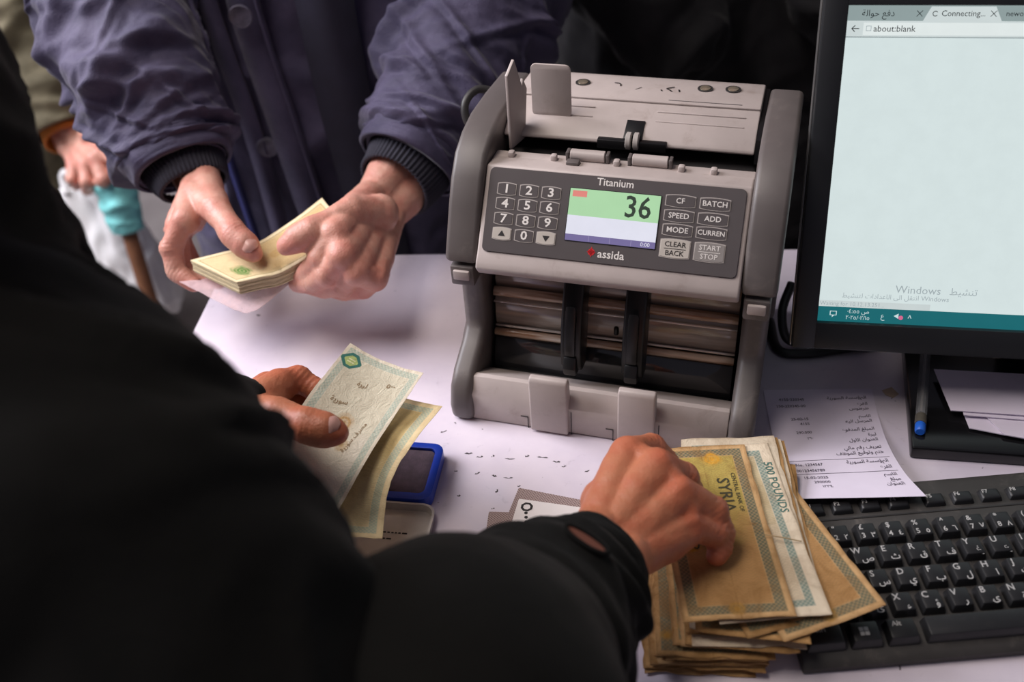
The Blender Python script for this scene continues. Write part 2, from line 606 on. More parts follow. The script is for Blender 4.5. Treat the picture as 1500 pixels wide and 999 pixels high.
text('numeral', '0:00', 0.0042, emat('lcd_text', (240, 240, 250), 0.9), lcd, (0.0265, -0.0172, 0.00056))
for x in (-0.016, 0.0, 0.016):
    box('divider', (x, 0, 0.00006), (0.0003, 0.0044, 0.00003), emat('lcd_line', (160, 150, 190), 0.9), bar)

# feed tray: the ridged back plate of the hopper
plate_prof = [(0.2135, 0.2170), (0.205, 0.2190), (0.168, 0.2215), (0.160, 0.2195), (0.132, 0.2115), (0.1235, 0.2075), (0.1195, 0.2050), (0.1195, 0.2025), (0.130, 0.199), (0.2135, 0.200)]
link('feed_plate', prism_mesh('feed_plate', plate_prof, -0.1000, 0.0965, 0.0015, 2), m_light, machine)
box('slot', (0.0985, 0.165, 0.205), (0.0034, 0.09, 0.02), m_black, machine)
def plate_pt(x, t, out=0.0004):
    """t in 0..1 runs from the lip (0) up the slope to the crease (0.5) and to the back edge (1)"""
    a, b_, c = Vector((x, 0.128, 0.2096)), Vector((x, 0.160, 0.2195)), Vector((x, 0.205, 0.2192))
    return a.lerp(b_, t * 2) + Vector((0, -0.49, 0.87)) * out if t < 0.5 else b_.lerp(c, t * 2 - 1) + Vector((0, 0, 1)) * (out + 0.0012)
def ridge(x0, x1, t, th=0.0014):
    box('ridge', (plate_pt(x0, t) + plate_pt(x1, t)) / 2, (x1 - x0, th, 0.0012), m_light, machine, 0.0004)
for t, x0, x1 in ((0.20, -0.078, -0.032), (0.36, -0.055, -0.032), (0.20, 0.018, 0.086), (0.36, 0.018, 0.086)):
    ridge(x0, x1, t)
for t, x0, x1 in ((0.56, 0.024, 0.082), (0.60, -0.060, -0.036)):
    box('slot', (plate_pt(x0, t) + plate_pt(x1, t)) / 2 - Vector((0, 0, 0.0008)), (x1 - x0, 0.0016, 0.0012), m_recess, machine, 0.0004)
box('crease', (-0.0018, 0.1605, 0.2203), (0.196, 0.0022, 0.0016), m_light, machine, 0.0006)
for x, t in ((-0.050, 0.80), (0.050, 0.84), (0.072, 0.86)):
    sc_ = link('screw', lathe_mesh('screw', [(0.0062, 0), (0.0062, 0.0006), (0.0046, 0.0006), (0.0040, -0.0006), (0.0028, 0.0002)], 20), m_recess, machine, plate_pt(x, t, -0.0001))
    link('screw_head', lathe_mesh('screw_head', [(0.0044, 0), (0.0042, 0.0010), (0.0016, 0.0014)], 16), m_steel, sc_)
text('handwriting', arabic('بكر'), 0.017, m_dark_print, machine, plate_pt(0.022, 0.76, 0.0001), (0, 0, 0.05))
text('handwriting', '/', 0.012, m_dark_print, machine, plate_pt(-0.004, 0.74, 0.0001), (0, 0, -0.5))
text('handwriting', arabic('ر'), 0.015, m_dark_print, machine, plate_pt(-0.024, 0.84, 0.0001), (0, 0, 1.2))
# hopper gap with rollers
box('hopper_floor', (0.0, 0.112, 0.180), (0.200, 0.060, 0.012), m_black, machine, 0.001)
box('roller_notch', Vector((0.0035, 0.1300, 0.2096)), (0.0145, 0.020, 0.004), m_black, machine, 0.0006, rot=(math.radians(19), 0, 0))
box('roller_notch', Vector((0.0035, 0.1195, 0.2035)), (0.054, 0.006, 0.0075), m_black, machine, 0.0008)
m_rubber = mat('worn_rubber', (170, 162, 156), 0.6)
for dx in (-0.0030, 0.0030):
    link('feed_roller', lathe_mesh('feed_roller', [(0.0055, -0.0022), (0.0068, -0.0016), (0.0068, 0.0016), (0.0055, 0.0022)], 20, 'x'), m_rubber, machine, (dx + 0.0040, 0.1200, 0.2065))
box('roller_shelf', (0.0, 0.0935, 0.1985), (0.200, 0.014, 0.003), m_light, machine, 0.0008)
for x in (-0.026, 0.022):
    rr = link('separator_roller', lathe_mesh('separator_roller', [(0.0040, -0.0135), (0.0046, -0.0130), (0.0046, 0.0130), (0.0040, 0.0135)], 20, 'x'), m_light, machine, (x, 0.0965, 0.2035))
    for s in (-1, 1):
        box('bracket', (s * 0.0155, 0, -0.001), (0.0026, 0.008, 0.009), m_dark, rr, 0.0006)
for x in (-0.086, -0.052, -0.003, 0.046, 0.070):
    box('peg', (x, 0.0925, 0.2015), (0.005, 0.006, 0.006), m_light, machine, 0.0015)
box('bracket', (-0.036, 0.0880, 0.2010), (0.010, 0.007, 0.004), m_dark, machine, 0.001)
# adjustable paper guide standing in the hopper
g = link('paper_guide', prism_mesh('paper_guide', rounded(0.0322, 0.0440, 0.0045), -0.0012, 0.0012, 0.0006, 2, axis='y'), m_light, machine, (-0.0650, 0.140, 0.2340))
fin = [(0.0, 0.0), (0.0, 0.0610), (0.011, 0.0700), (0.0205, 0.0450), (0.0225, 0.0500), (0.0275, 0.0400), (0.0215, 0.0)]
link('guide_fin', prism_mesh('guide_fin', fin, -0.0013, 0.0013, 0.0006, 2), m_light, g, (-0.0255, -0.035, -0.0350), (0, 0, math.radians(-15)))
# stacker bay
box('bay_back', (0.0, 0.100, 0.075), (0.207, 0.008, 0.125), m_recess, machine)
box('bay_floor', (0.0, 0.055, 0.012), (0.207, 0.100, 0.006), m_black, machine)
# curved deflector plates, reflection bands painted into their colour
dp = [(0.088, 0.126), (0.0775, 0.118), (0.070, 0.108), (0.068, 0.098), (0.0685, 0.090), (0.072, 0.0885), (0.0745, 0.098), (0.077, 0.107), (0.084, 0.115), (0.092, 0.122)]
link('deflector_plate', prism_mesh('deflector_plate', dp, -0.0995, 0.1005, 0.0006, 1, smooth_angle=60), m_reflection_streaked_plate, machine)
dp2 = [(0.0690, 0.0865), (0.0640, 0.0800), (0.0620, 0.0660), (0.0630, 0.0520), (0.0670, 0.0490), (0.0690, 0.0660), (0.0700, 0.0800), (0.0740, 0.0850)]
link('deflector_plate', prism_mesh('deflector_plate', dp2, -0.0995, 0.1005, 0.0006, 1, smooth_angle=60), m_reflection_streaked_plate, machine)
dp3 = [(0.0620, 0.0480), (0.0560, 0.0420), (0.0500, 0.0300), (0.048, 0.014), (0.054, 0.014), (0.057, 0.030), (0.062, 0.040), (0.067, 0.046)]
link('deflector_plate', prism_mesh('deflector_plate', dp3, -0.0995, 0.1005, 0.0006, 1, smooth_angle=60), mat('smoky_dark_plate', (40, 40, 42), 0.1, spec=0.9), machine)
m_bar = reflection_streak_mat('painted_reflection_bar', ((222, 196, 170), (150, 112, 84), (246, 236, 226)))  # bars added to carry painted cream and copper reflection streaks
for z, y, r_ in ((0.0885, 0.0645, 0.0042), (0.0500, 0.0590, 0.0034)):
    tube('reflection_bar', [(-0.0995, y, z), (0.0, y, z), (0.1005, y, z)], r_, m_bar, machine, nv=14)
for z, y in ((0.0800, 0.0615), (0.0555, 0.0608)):
    tube('chrome_bar', [(-0.0995, y, z), (0.0, y, z), (0.1005, y, z)], 0.0011, mat('polished_edge', (226, 216, 206), 0.2, 0.5), machine, nv=10)
box('sensor_window', (0.004, 0.0620, 0.0640), (0.0042, 0.004, 0.0085), m_black, machine, 0.0018, 3)
for x in (-0.082, -0.018, 0.022, 0.070):
    link('transport_roller', lathe_mesh('transport_roller', [(0.0045, -0.016), (0.0052, -0.0155), (0.0052, 0.0155), (0.0045, 0.016)], 16, 'x'), m_rubber, machine, (x, 0.082, 0.1215))
# black guard arms of the stacker wheels
arm = [(0.058, 0.138), (0.050, 0.120), (0.040, 0.100), (0.0330, 0.080), (0.0300, 0.062), (0.0310, 0.046), (0.037, 0.038), (0.050, 0.036), (0.058, 0.060), (0.066, 0.095), (0.080, 0.130)]
rib_ = [(0.036, 0.104), (0.0305, 0.086), (0.027, 0.068), (0.0275, 0.058), (0.034, 0.060), (0.040, 0.085)]
foot = [(0.0285, 0.058), (0.0240, 0.048), (0.0260, 0.040), (0.036, 0.037), (0.040, 0.050)]
for x in (-0.0275, 0.0225):
    ar = link('guard_arm', prism_mesh('guard_arm', arm, x - 0.0085, x + 0.0085, 0.002, 2, smooth_angle=50), m_black, machine)
    link('arm_rib', prism_mesh('arm_rib', rib_, x - 0.0045, x + 0.0045, 0.0018, 2), m_black, ar)
    link('arm_foot', prism_mesh('arm_foot', foot, x - 0.0055, x + 0.0055, 0.0018, 2), m_black, ar)
# front tray and its two stops
tray = [(0.0, 0.001), (0.0005, 0.027), (0.010, 0.0395), (0.014, 0.040), (0.045, 0.020), (0.05, 0.001)]
link('tray', prism_mesh('tray', tray, -0.1055, 0.1035, 0.0012, 2), m_light, machine)
for x0, x1 in ((-0.0540, -0.0225), (0.0180, 0.0475)):
    stop = [(-0.0045, 0.002), (-0.0045, 0.054), (-0.0020, 0.0575), (0.0030, 0.0575), (0.0065, 0.050), (0.008, 0.030), (0.004, 0.002)]
    link('tray_stop', prism_mesh('tray_stop', stop, x0, x1, 0.0016, 3), m_light, machine)
    box('seam', ((x0 + x1) / 2 + 0.0178, -0.00005, 0.012), (0.0006, 0.0008, 0.024), m_recess, machine)
    box('seam', ((x0 + x1) / 2 - 0.0188, -0.00005, 0.006), (0.0006, 0.0008, 0.012), m_recess, machine)
    box('seam', ((x0 + x1) / 2 - 0.0218, -0.00005, 0.012), (0.006, 0.0008, 0.0006), m_recess, machine)
box('chassis', (0.0, 0.155, 0.11), (0.198, 0.10, 0.16), m_recess, machine, 0.003)
tube('carry_handle', [(-0.125, 0.155, 0.175), (-0.143, 0.158, 0.190), (-0.147, 0.165, 0.205), (-0.140, 0.178, 0.212), (-0.125, 0.185, 0.208)], 0.0035, m_recess, machine)

# ------------------------------------------------------------------ monitor
OYAW = math.radians(-11.47)
TILT = math.radians(21.9)
# anchor: lower left corner of the lit screen
MON = Vector((0.24, 0.609, 0.083))
SW, SH = 0.417, 0.2345
monitor = empty('monitor', (MON.x, MON.y, 0.0), OYAW, 'black framed computer monitor showing an empty browser page', 'monitor')
m_bezel = mat('black_bezel', (34, 35, 37), 0.35, var=0.08, scale=15, bmp=0.02)
m_gloss = mat('glossy_black', (20, 20, 22), 0.18, var=0.05)
head = bpy.data.objects.new('screen_frame', None)
def scr(u, v, out=0.0):
    return Vector((u, math.sin(TILT) * v - math.cos(TILT) * out, MON.z + math.cos(TILT) * v + math.sin(TILT) * out))
mrot = (math.pi / 2 - TILT, 0, 0)
bm = bmesh.new()
x0, x1, v0, v1 = -0.0172, SW + 0.0172, -0.0215, SH + 0.0172
for c, s in ((((x0 + 0) / 2 - 0.0002, (v0 + v1) / 2, 0.001), (0.0172, v1 - v0, 0.014)), (((SW + x1) / 2, (v0 + v1) / 2, 0.001), (0.0172, v1 - v0, 0.014)),
             ((SW / 2, v0 / 2, 0.001), (SW + 0.002, -v0, 0.014)), ((SW / 2, (SH + v1) / 2, 0.001), (SW + 0.002, v1 - SH, 0.014))):
    add_box(bm, c, s, 0.0012, 2)
frame = link('frame', bm_mesh('frame', bm, True, 40), m_bezel, monitor, scr(0, 0), mrot)
box('back_shell', scr(SW / 2, SH / 2, -0.019), (SW - 0.03, SH + 0.020, 0.026), m_bezel, monitor, 0.006, rot=mrot)
box('silver_trim', scr(-0.0180, (v0 + v1) / 2, -0.003), (0.0012, v1 - v0, 0.006), mat('trim_steel', (150, 148, 146), 0.3, 0.8), monitor, 0.0004, rot=mrot)
screen = box('screen', scr(SW / 2, SH / 2, 0.0010), (SW, SH, 0.001), emat('screen_white', (213, 226, 226), 0.98), monitor, rot=mrot)
def sc_rect(name, u0, u1, v0, v1, m, z=0.0006):
    return box(name, ((u0 + u1) / 2 - SW / 2, (v0 + v1) / 2 - SH / 2, z), (u1 - u0, v1 - v0, 0.00006), m, screen)
tabs = sc_rect('tab_strip', 0, SW, 0.2240, SH, emat('tab_grey', (150, 166, 166), 0.9))
sc_rect('address_bar', 0, SW, 0.2130, 0.2240, emat('bar_pale', (208, 218, 218), 0.95))
sc_rect('bar_line', 0, SW, 0.2125, 0.2132, emat('line_grey', (150, 162, 164), 0.9), 0.00066)
link('browser_tab', prism_mesh('browser_tab', [(0.052, 0.2238), (0.057, 0.2338), (0.100, 0.2338), (0.105, 0.2238)], 0, 0.00005, axis='z'), emat('bar_pale', (0, 0, 0)), screen, (-SW / 2, -SH / 2, 0.00066))
sc_rect('search_field', 0.012, SW - 0.06, 0.2142, 0.2228, emat('field_white', (226, 234, 233), 0.97), 0.00066)
task = sc_rect('task_bar', 0, SW, 0, 0.0118, emat('taskbar_teal', (28, 108, 116), 0.9))
m_stext = mat('screen_dark_text', (48, 56, 60), 0.5, var=0.02)
m_sgrey = emat('screen_grey_text', (168, 180, 184), 0.9)
m_swhite = emat('screen_light_text', (206, 226, 228), 0.95)
def st(s, u, v, size, m, align='LEFT'):
    text('screen_text', s, size, m, screen, (u - SW / 2, v - SH / 2, 0.00075), align=align)
st(arabic('دفع حوالة'), 0.010, 0.2290, 0.0060, m_stext)
st('✕', 0.047, 0.2290, 0.0056, m_stext)
st('Connecting...', 0.0640, 0.2290, 0.0056, m_stext)
st('✕', 0.0965, 0.2290, 0.0056, m_stext)
st('newordlist', 0.1070, 0.2290, 0.0052, m_stext)
st('←', 0.0030, 0.2185, 0.0075, m_stext)
st('about:blank', 0.0190, 0.2185, 0.0062, m_stext)
st('□', 0.0135, 0.2185, 0.0050, m_sgrey)
ring = [(0.0019 * math.cos(a), 0.0019 * math.sin(a)) for a in np.linspace(0.6, 5.6, 20)] + [(0.0014 * math.cos(a), 0.0014 * math.sin(a)) for a in np.linspace(5.6, 0.6, 20)]
link('loading_ring', prism_mesh('loading_ring', ring, 0, 0.00003, axis='z'), m_stext, screen, (0.0600 - SW / 2, 0.2290 - SH / 2, 0.00075))
st('Windows', 0.0560, 0.0275, 0.0085, m_sgrey)
st(arabic('تنشيط'), 0.0955, 0.0275, 0.0075, m_sgrey)
st(arabic('انتقل الى الاعدادات لتنشيط') + ' Windows', 0.0960, 0.0212, 0.0052, m_sgrey, 'RIGHT')
sc_rect('status_bubble', 0, 0.083, 0.0118, 0.0168, emat('bubble_grey', (204, 214, 214), 0.95), 0.00062)
st('Waiting for 10.12.13.251...', 0.0012, 0.0143, 0.0045, m_sgrey)
link('notification_icon', prism_mesh('notification_icon', [(-0.0026, 0.0022), (0.0026, 0.0022), (0.0026, -0.0014), (0.0008, -0.0014), (-0.0008, -0.0030), (-0.0008, -0.0014), (-0.0026, -0.0014)], 0, 0.00003, axis='z'), m_swhite, screen, (0.0120 - SW / 2, 0.0062 - SH / 2, 0.00070))
link('notification_icon', prism_mesh('notification_icon', [(-0.0020, 0.0017), (0.0020, 0.0017), (0.0020, -0.0009), (-0.0020, -0.0009)], 0, 0.00003, axis='z'), emat('taskbar_teal', (0, 0, 0)), screen, (0.0120 - SW / 2, 0.0062 - SH / 2, 0.00074))
st('٠٤:٥٥ ' + arabic('ص'), 0.0305, 0.0086, 0.0046, m_swhite, 'CENTER')
st('٢٠٢٥/٠٢/١٥', 0.0305, 0.0036, 0.0046, m_swhite, 'CENTER')
st(arabic('ع'), 0.0490, 0.0060, 0.0052, m_swhite, 'CENTER')
st('◄', 0.0590, 0.0062, 0.0046, m_swhite, 'CENTER')
st('●', 0.0625, 0.0050, 0.0046, emat('alert_pink', (220, 110, 150), 0.9), 'CENTER')
st('^', 0.0690, 0.0052, 0.0066, m_swhite, 'CENTER')
# stand and base
bx, by = MON.x, MON.y
def mloc(x, y, z=0.0):
    c, s = math.cos(-OYAW), math.sin(-OYAW)
    return Vector(((x - bx) * c - (y - by) * s, (x - bx) * s + (y - by) * c, z))
c0 = mloc(0.302, 0.532)
base_prof = [(c0.x, c0.y), (c0.x + 0.16, c0.y), (c0.x + 0.25, c0.y + 0.032), (c0.x + 0.235, c0.y + 0.165), (c0.x + 0.015, c0.y + 0.165)]
link('base', prism_mesh('base', base_prof, 0.0, 0.012, 0.002, 2, axis='z'), m_gloss, monitor)
box('stand_neck', Vector((SW / 2, c0.y + 0.135, 0.085)), (0.085, 0.030, 0.165), m_bezel, monitor, 0.005, rot=(math.radians(-6), 0, 0))
for u in (0.052, 0.135, 0.30):
    box('frame_notch', scr(u, -0.0212, 0.004), (0.006, 0.0016, 0.004), m_steel, monitor, 0.0004, rot=mrot)

# ------------------------------------------------------------------ keyboard
KYAW = math.radians(0.96)
keyboard = empty('keyboard', (0.18017, 0.44515, 0.0), KYAW, 'black desktop keyboard with Latin and Arabic legends beside the banknote pile', 'keyboard')
m_kb = mat('keyboard_body', (56, 53, 51), 0.55, var=0.15, scale=30, bmp=0.05, dirt=((104, 98, 92), 60, 0.6))
m_key = mat('key_cap', (30, 30, 32), 0.42, var=0.1, scale=50, bmp=0.03, dirt=((66, 62, 60), 120, 0.4))
m_leg = mat('key_legend', (190, 188, 186), 0.5, var=0.02)
U = 0.01905
kb_prof = [(0.046, 0.0), (0.046, 0.0175), (0.040, 0.0185), (-0.075, 0.0120), (-0.088, 0.0095), (-0.0925, 0.0055), (-0.0925, 0.0)]
link('keyboard_body', prism_mesh('keyboard_body', kb_prof, -0.012, 0.432, 0.0015, 2), m_kb, keyboard)
def key_mesh(w, d, h=0.0075):
    bm = bmesh.new()
    ins, dep = 0.0017, 0.0
    b0 = [(-w / 2, -d / 2, 0), (w / 2, -d / 2, 0), (w / 2, d / 2, 0), (-w / 2, d / 2, 0)]
    t0 = [(-w / 2 + ins, -d / 2 + ins * 0.9, h), (w / 2 - ins, -d / 2 + ins * 0.9, h), (w / 2 - ins, d / 2 - ins * 0.7, h), (-w / 2 + ins, d / 2 - ins * 0.7, h)]
    vb = [bm.verts.new(p) for p in b0]
    vt = [bm.verts.new(p) for p in t0]
    bm.faces.new(vb[::-1])
    bm.faces.new(vt)
    for i in range(4):
        bm.faces.new((vb[i], vb[(i + 1) % 4], vt[(i + 1) % 4], vt[i]))
    es = [e for e in bm.edges if any(v in vt for v in e.verts)]
    bmesh.ops.bevel(bm, geom=es, offset=0.0012, segments=2, affect='EDGES', profile=0.5)
    return bm_mesh('key', bm, True, 35)
_KM = {}
slope = math.atan2(0.0065, 0.115)
def key(cx, cy, w=1.0, d=1.0, leg=(), base=None):
    kk = (w, d)
    if kk not in _KM:
        _KM[kk] = key_mesh(U * w - 0.0030, U * d - 0.0028, 0.0075 if d > 0.9 else 0.0045)
        _KM[kk].materials.append(m_key)
    z = 0.0185 + (cy - 0.040) * (0.0065 / 0.115) - 0.0008
    o = link('key', _KM[kk], None, keyboard, (cx, cy, z), (slope, 0, 0))
    h = (0.0075 if d > 0.9 else 0.0045) + 0.00012
    for s, x, y, size in leg:
        text('legend', s, size, m_leg, o, (x, y, h), bold=0.012)
    return o
TL, TR, BL, BR = (-0.0036, 0.0036), (0.0034, 0.0036), (-0.0034, -0.0036), (0.0034, -0.0036)
def lg(a=None, b=None, c=None, d=None, s=0.0058):
    return [(t, q[0], q[1], s) for t, q in ((a, TL), (b, TR), (c, BL), (d, BR)) if t]
num = [('1', '!', '١'), ('2', '"', '٢'), ('3', '£', '٣'), ('4', '$', '٤'), ('5', '%', '٥'), ('6', '^', '٦'), ('7', '&', '٧'), ('8', '*', '٨'), ('9', '(', '٩'), ('0', ')', '٠'), ('-', '_', None), ('=', '+', None)]
key(0.0, 0.0, leg=lg('¬', None, '`', arabic('ذ')))
for i, (a, b_, c) in enumerate(num):
    key((i + 1) * U, 0.0, leg=lg(b_, None, a, c))
rows = [('QWERTYUIOP', 'ضصثقفغعهخح', 1.5, -1), ('ASDFGHJKL', 'شسيبلاتنم', 1.75, -2), ('ZXCVBNM', 'ئءؤرىةو', 2.25, -3)]
for let, ar, off, r in rows:
    for i, ch in enumerate(let):
        key((i + off) * U, r * U, leg=[(ch, -0.0036, 0.0034, 0.0066), (arabic(ar[i]), 0.0026, -0.0034, 0.0066)])
key(0.25 * U, -U, 1.5, leg=lg('⇥'))
key(0.375 * U, -2 * U, 1.75, leg=[('Caps', -0.006, 0.0034, 0.005)])
key(0.125 * U, -3 * U, 1.25, leg=lg('⇧'))
key(1.25 * U, -3 * U, 1.0, leg=lg('|', None, '\\'))
for c, w, s in ((0.25, 1.5, 'Ctrl'), (1.625, 1.25, '⊞'), (2.875, 1.25, 'Alt'), (6.56, 6.0, ''), (10.2, 1.25, 'AltGr'), (11.5, 1.25, '⊞'), (12.75, 1.25, '☰'), (14.1, 1.5, 'Ctrl')):
    if s == '⊞':
        o = key(c * U, -4 * U, w)
        for dx in (-1, 1):
            for dy in (-1, 1):
                box('legend', (dx * 0.0016 - 0.001, dy * 0.0016, 0.00765), (0.0027, 0.0027, 0.0001), m_leg, o)
    else:
        key(c * U, -4 * U, w, leg=[(s, -0.003, 0.0034, 0.005)] if s else ())
for i, s in enumerate(['[', ']', '#']):
    key((11.5 + i) * U, -U, leg=lg(s))
for i, s in enumerate([';', "'", '~']):
    key((10.75 + i) * U, -2 * U, leg=lg(s))
for i, s in enumerate([',', '.', '/']):
    key((9.25 + i) * U, -3 * U, leg=lg(s))
for i in range(12):
    key(0.028 + (i % 4) * 0.0203 + (i // 4) * 0.0872, 0.0255, 1.0, 0.72, leg=[('F%d' % (i + 1), -0.0036, 0.002, 0.0044)])
key(0.0, 0.0255, 1.0, 0.72, leg=[('Esc', -0.0036, 0.002, 0.0044)])
box('strip_seam', (0.21, 0.0165, 0.01735), (0.42, 0.0012, 0.0006), m_recess, keyboard, rot=(slope, 0, 0))
# ------------------------------------------------------------------ paper and money
class Sheet:
    """a bent paper sheet: rows of control points; s runs along the length, t across"""
    def __init__(s, rows, L, W, crumple=0.0, seed=0.0):
        s.rows, s.L, s.W, s.cr, s.seed = np.array(rows, float), L, W, crumple, seed      # rows: (n, m, 3)

    def pt(s, a, b):
        a, b = np.atleast_1d(np.asarray(a, float)), np.atleast_1d(np.asarray(b, float))
        R = s.rows
        n, m = R.shape[:2]

        def cr(P, k, u):
            g = lambda i: P[np.clip(i, 0, len(P) - 1), np.arange(P.shape[1])] if P.ndim == 3 else None
            return None

        def basis(x, n):
            x = np.clip(x, 0, 1) * (n - 1)
            i = np.minimum(x.astype(int), n - 2)
            u = x - i
            w = np.stack([-0.5 * u + u ** 2 - 0.5 * u ** 3, 1 - 2.5 * u ** 2 + 1.5 * u ** 3, 0.5 * u + 2 * u ** 2 - 1.5 * u ** 3, -0.5 * u ** 2 + 0.5 * u ** 3], -1)
            M = np.zeros((len(x), n))
            r = np.arange(len(x))
            # end points are mirrored: p[-1] = 2 p0 - p1
            for k in range(4):
                j = i + k - 1
                lo, hi = j < 0, j > n - 1
                mid = ~(lo | hi)
                np.add.at(M, (r[mid], j[mid]), w[mid, k])
                np.add.at(M, (r[lo], np.zeros(lo.sum(), int)), 2 * w[lo, k])
                np.add.at(M, (r[lo], np.ones(lo.sum(), int)), -w[lo, k])
                np.add.at(M, (r[hi], np.full(hi.sum(), n - 1)), 2 * w[hi, k])
                np.add.at(M, (r[hi], np.full(hi.sum(), n - 2)), -w[hi, k])
            return M
        P = np.einsum('ki,kj,ijd->kd', basis(a, n), basis(b, m), R)
        if s.cr:
            P = P + np.c_[np.zeros((len(a), 2)), s.cr * fbm(np.c_[a * 4 + s.seed, b * 2.2, np.full(len(a), s.seed * 1.7)], 3)]
        return P

    def nrm(s, a, b):
        e = 0.01
        du = s.pt(a + e, b) - s.pt(a - e, b)
        dv = s.pt(a, b + e) - s.pt(a, b - e)
        n = np.cross(du, dv)
        n /= np.linalg.norm(n, axis=1)[:, None] + 1e-12
        n[n[:, 2] < 0] *= -1
        return n

    def surf(s, u, v):
        """u across (m), v along the length (m), origin at the sheet's s=0, t=0 corner"""
        a, b = v / s.L, u / s.W
        return s.pt(a, b), s.nrm(np.clip(a, 0.02, 0.98), np.clip(b, 0.02, 0.98))

    def build(s, name, m, th=0.0003, na=22, nb=10, ragged=0.0, parent=None):
        A, B = np.meshgrid(np.linspace(0, 1, na + 1), np.linspace(0, 1, nb + 1), indexing='ij')
        a, b = A.ravel(), B.ravel()
        if ragged:
            ed = (np.abs(b - 0.5) > 0.499)
            b = b + ed * ragged * fbm(np.c_[a * 14 + s.seed, b * 3, b * 0], 3)
            ed = (np.abs(a - 0.5) > 0.499)
            a = a + ed * ragged * 0.5 * fbm(np.c_[b * 8 + s.seed, a * 3, a * 0], 3)
            a, b = np.clip(a, 0, 1), np.clip(b, 0, 1)
        P, N = s.pt(a, b), s.nrm(np.clip(a, 0.02, 0.98), np.clip(b, 0.02, 0.98))
        k = len(P)
        V = np.vstack([P, P - N * th])
        c = V.mean(0)
        nb1 = nb + 1
        f = []
        for i in range(na):
            for j in range(nb):
                q = (i * nb1 + j, i * nb1 + j + 1, (i + 1) * nb1 + j + 1, (i + 1) * nb1 + j)
                f.append(q)
                f.append(tuple(x + k for x in q[::-1]))
        ring = [j for j in range(nb1)] + [i * nb1 + nb for i in range(1, na + 1)] + [na * nb1 + j for j in range(nb - 1, -1, -1)] + [i * nb1 for i in range(na - 1, 0, -1)]
        for p, q in zip(ring, ring[1:] + ring[:1]):
            f.append((q, p, p + k, q + k))
        me = mesh(name, V - c, f, True)
        me.set_sharp_from_angle(angle=math.radians(50))
        uv = me.uv_layers.new(name='UVMap')
        idx = np.zeros(len(me.loops), int)
        me.loops.foreach_get('vertex_index', idx)
        ab = np.c_[np.r_[a, a], np.r_[b, b]]
        uv.data.foreach_set('uv', ab[idx].ravel())
        o = link(name, me, m, parent)
        o.location = c
        s.centre = c
        return o

    def print_on(s, name, items, m, parent, lift=0.0002):
        for st_, size, u0, v0, align, ro in items:
            v, f = text_geo(st_, size, align, 0.015)
            c, sn = math.cos(ro), math.sin(ro)
            P, Nn = s.surf(u0 + v[:, 0] * c - v[:, 1] * sn, v0 - (v[:, 0] * sn + v[:, 1] * c))
            link(name, mesh(name, P + Nn * lift - s.centre, f), m, parent)


NL, NW = 0.157, 0.071


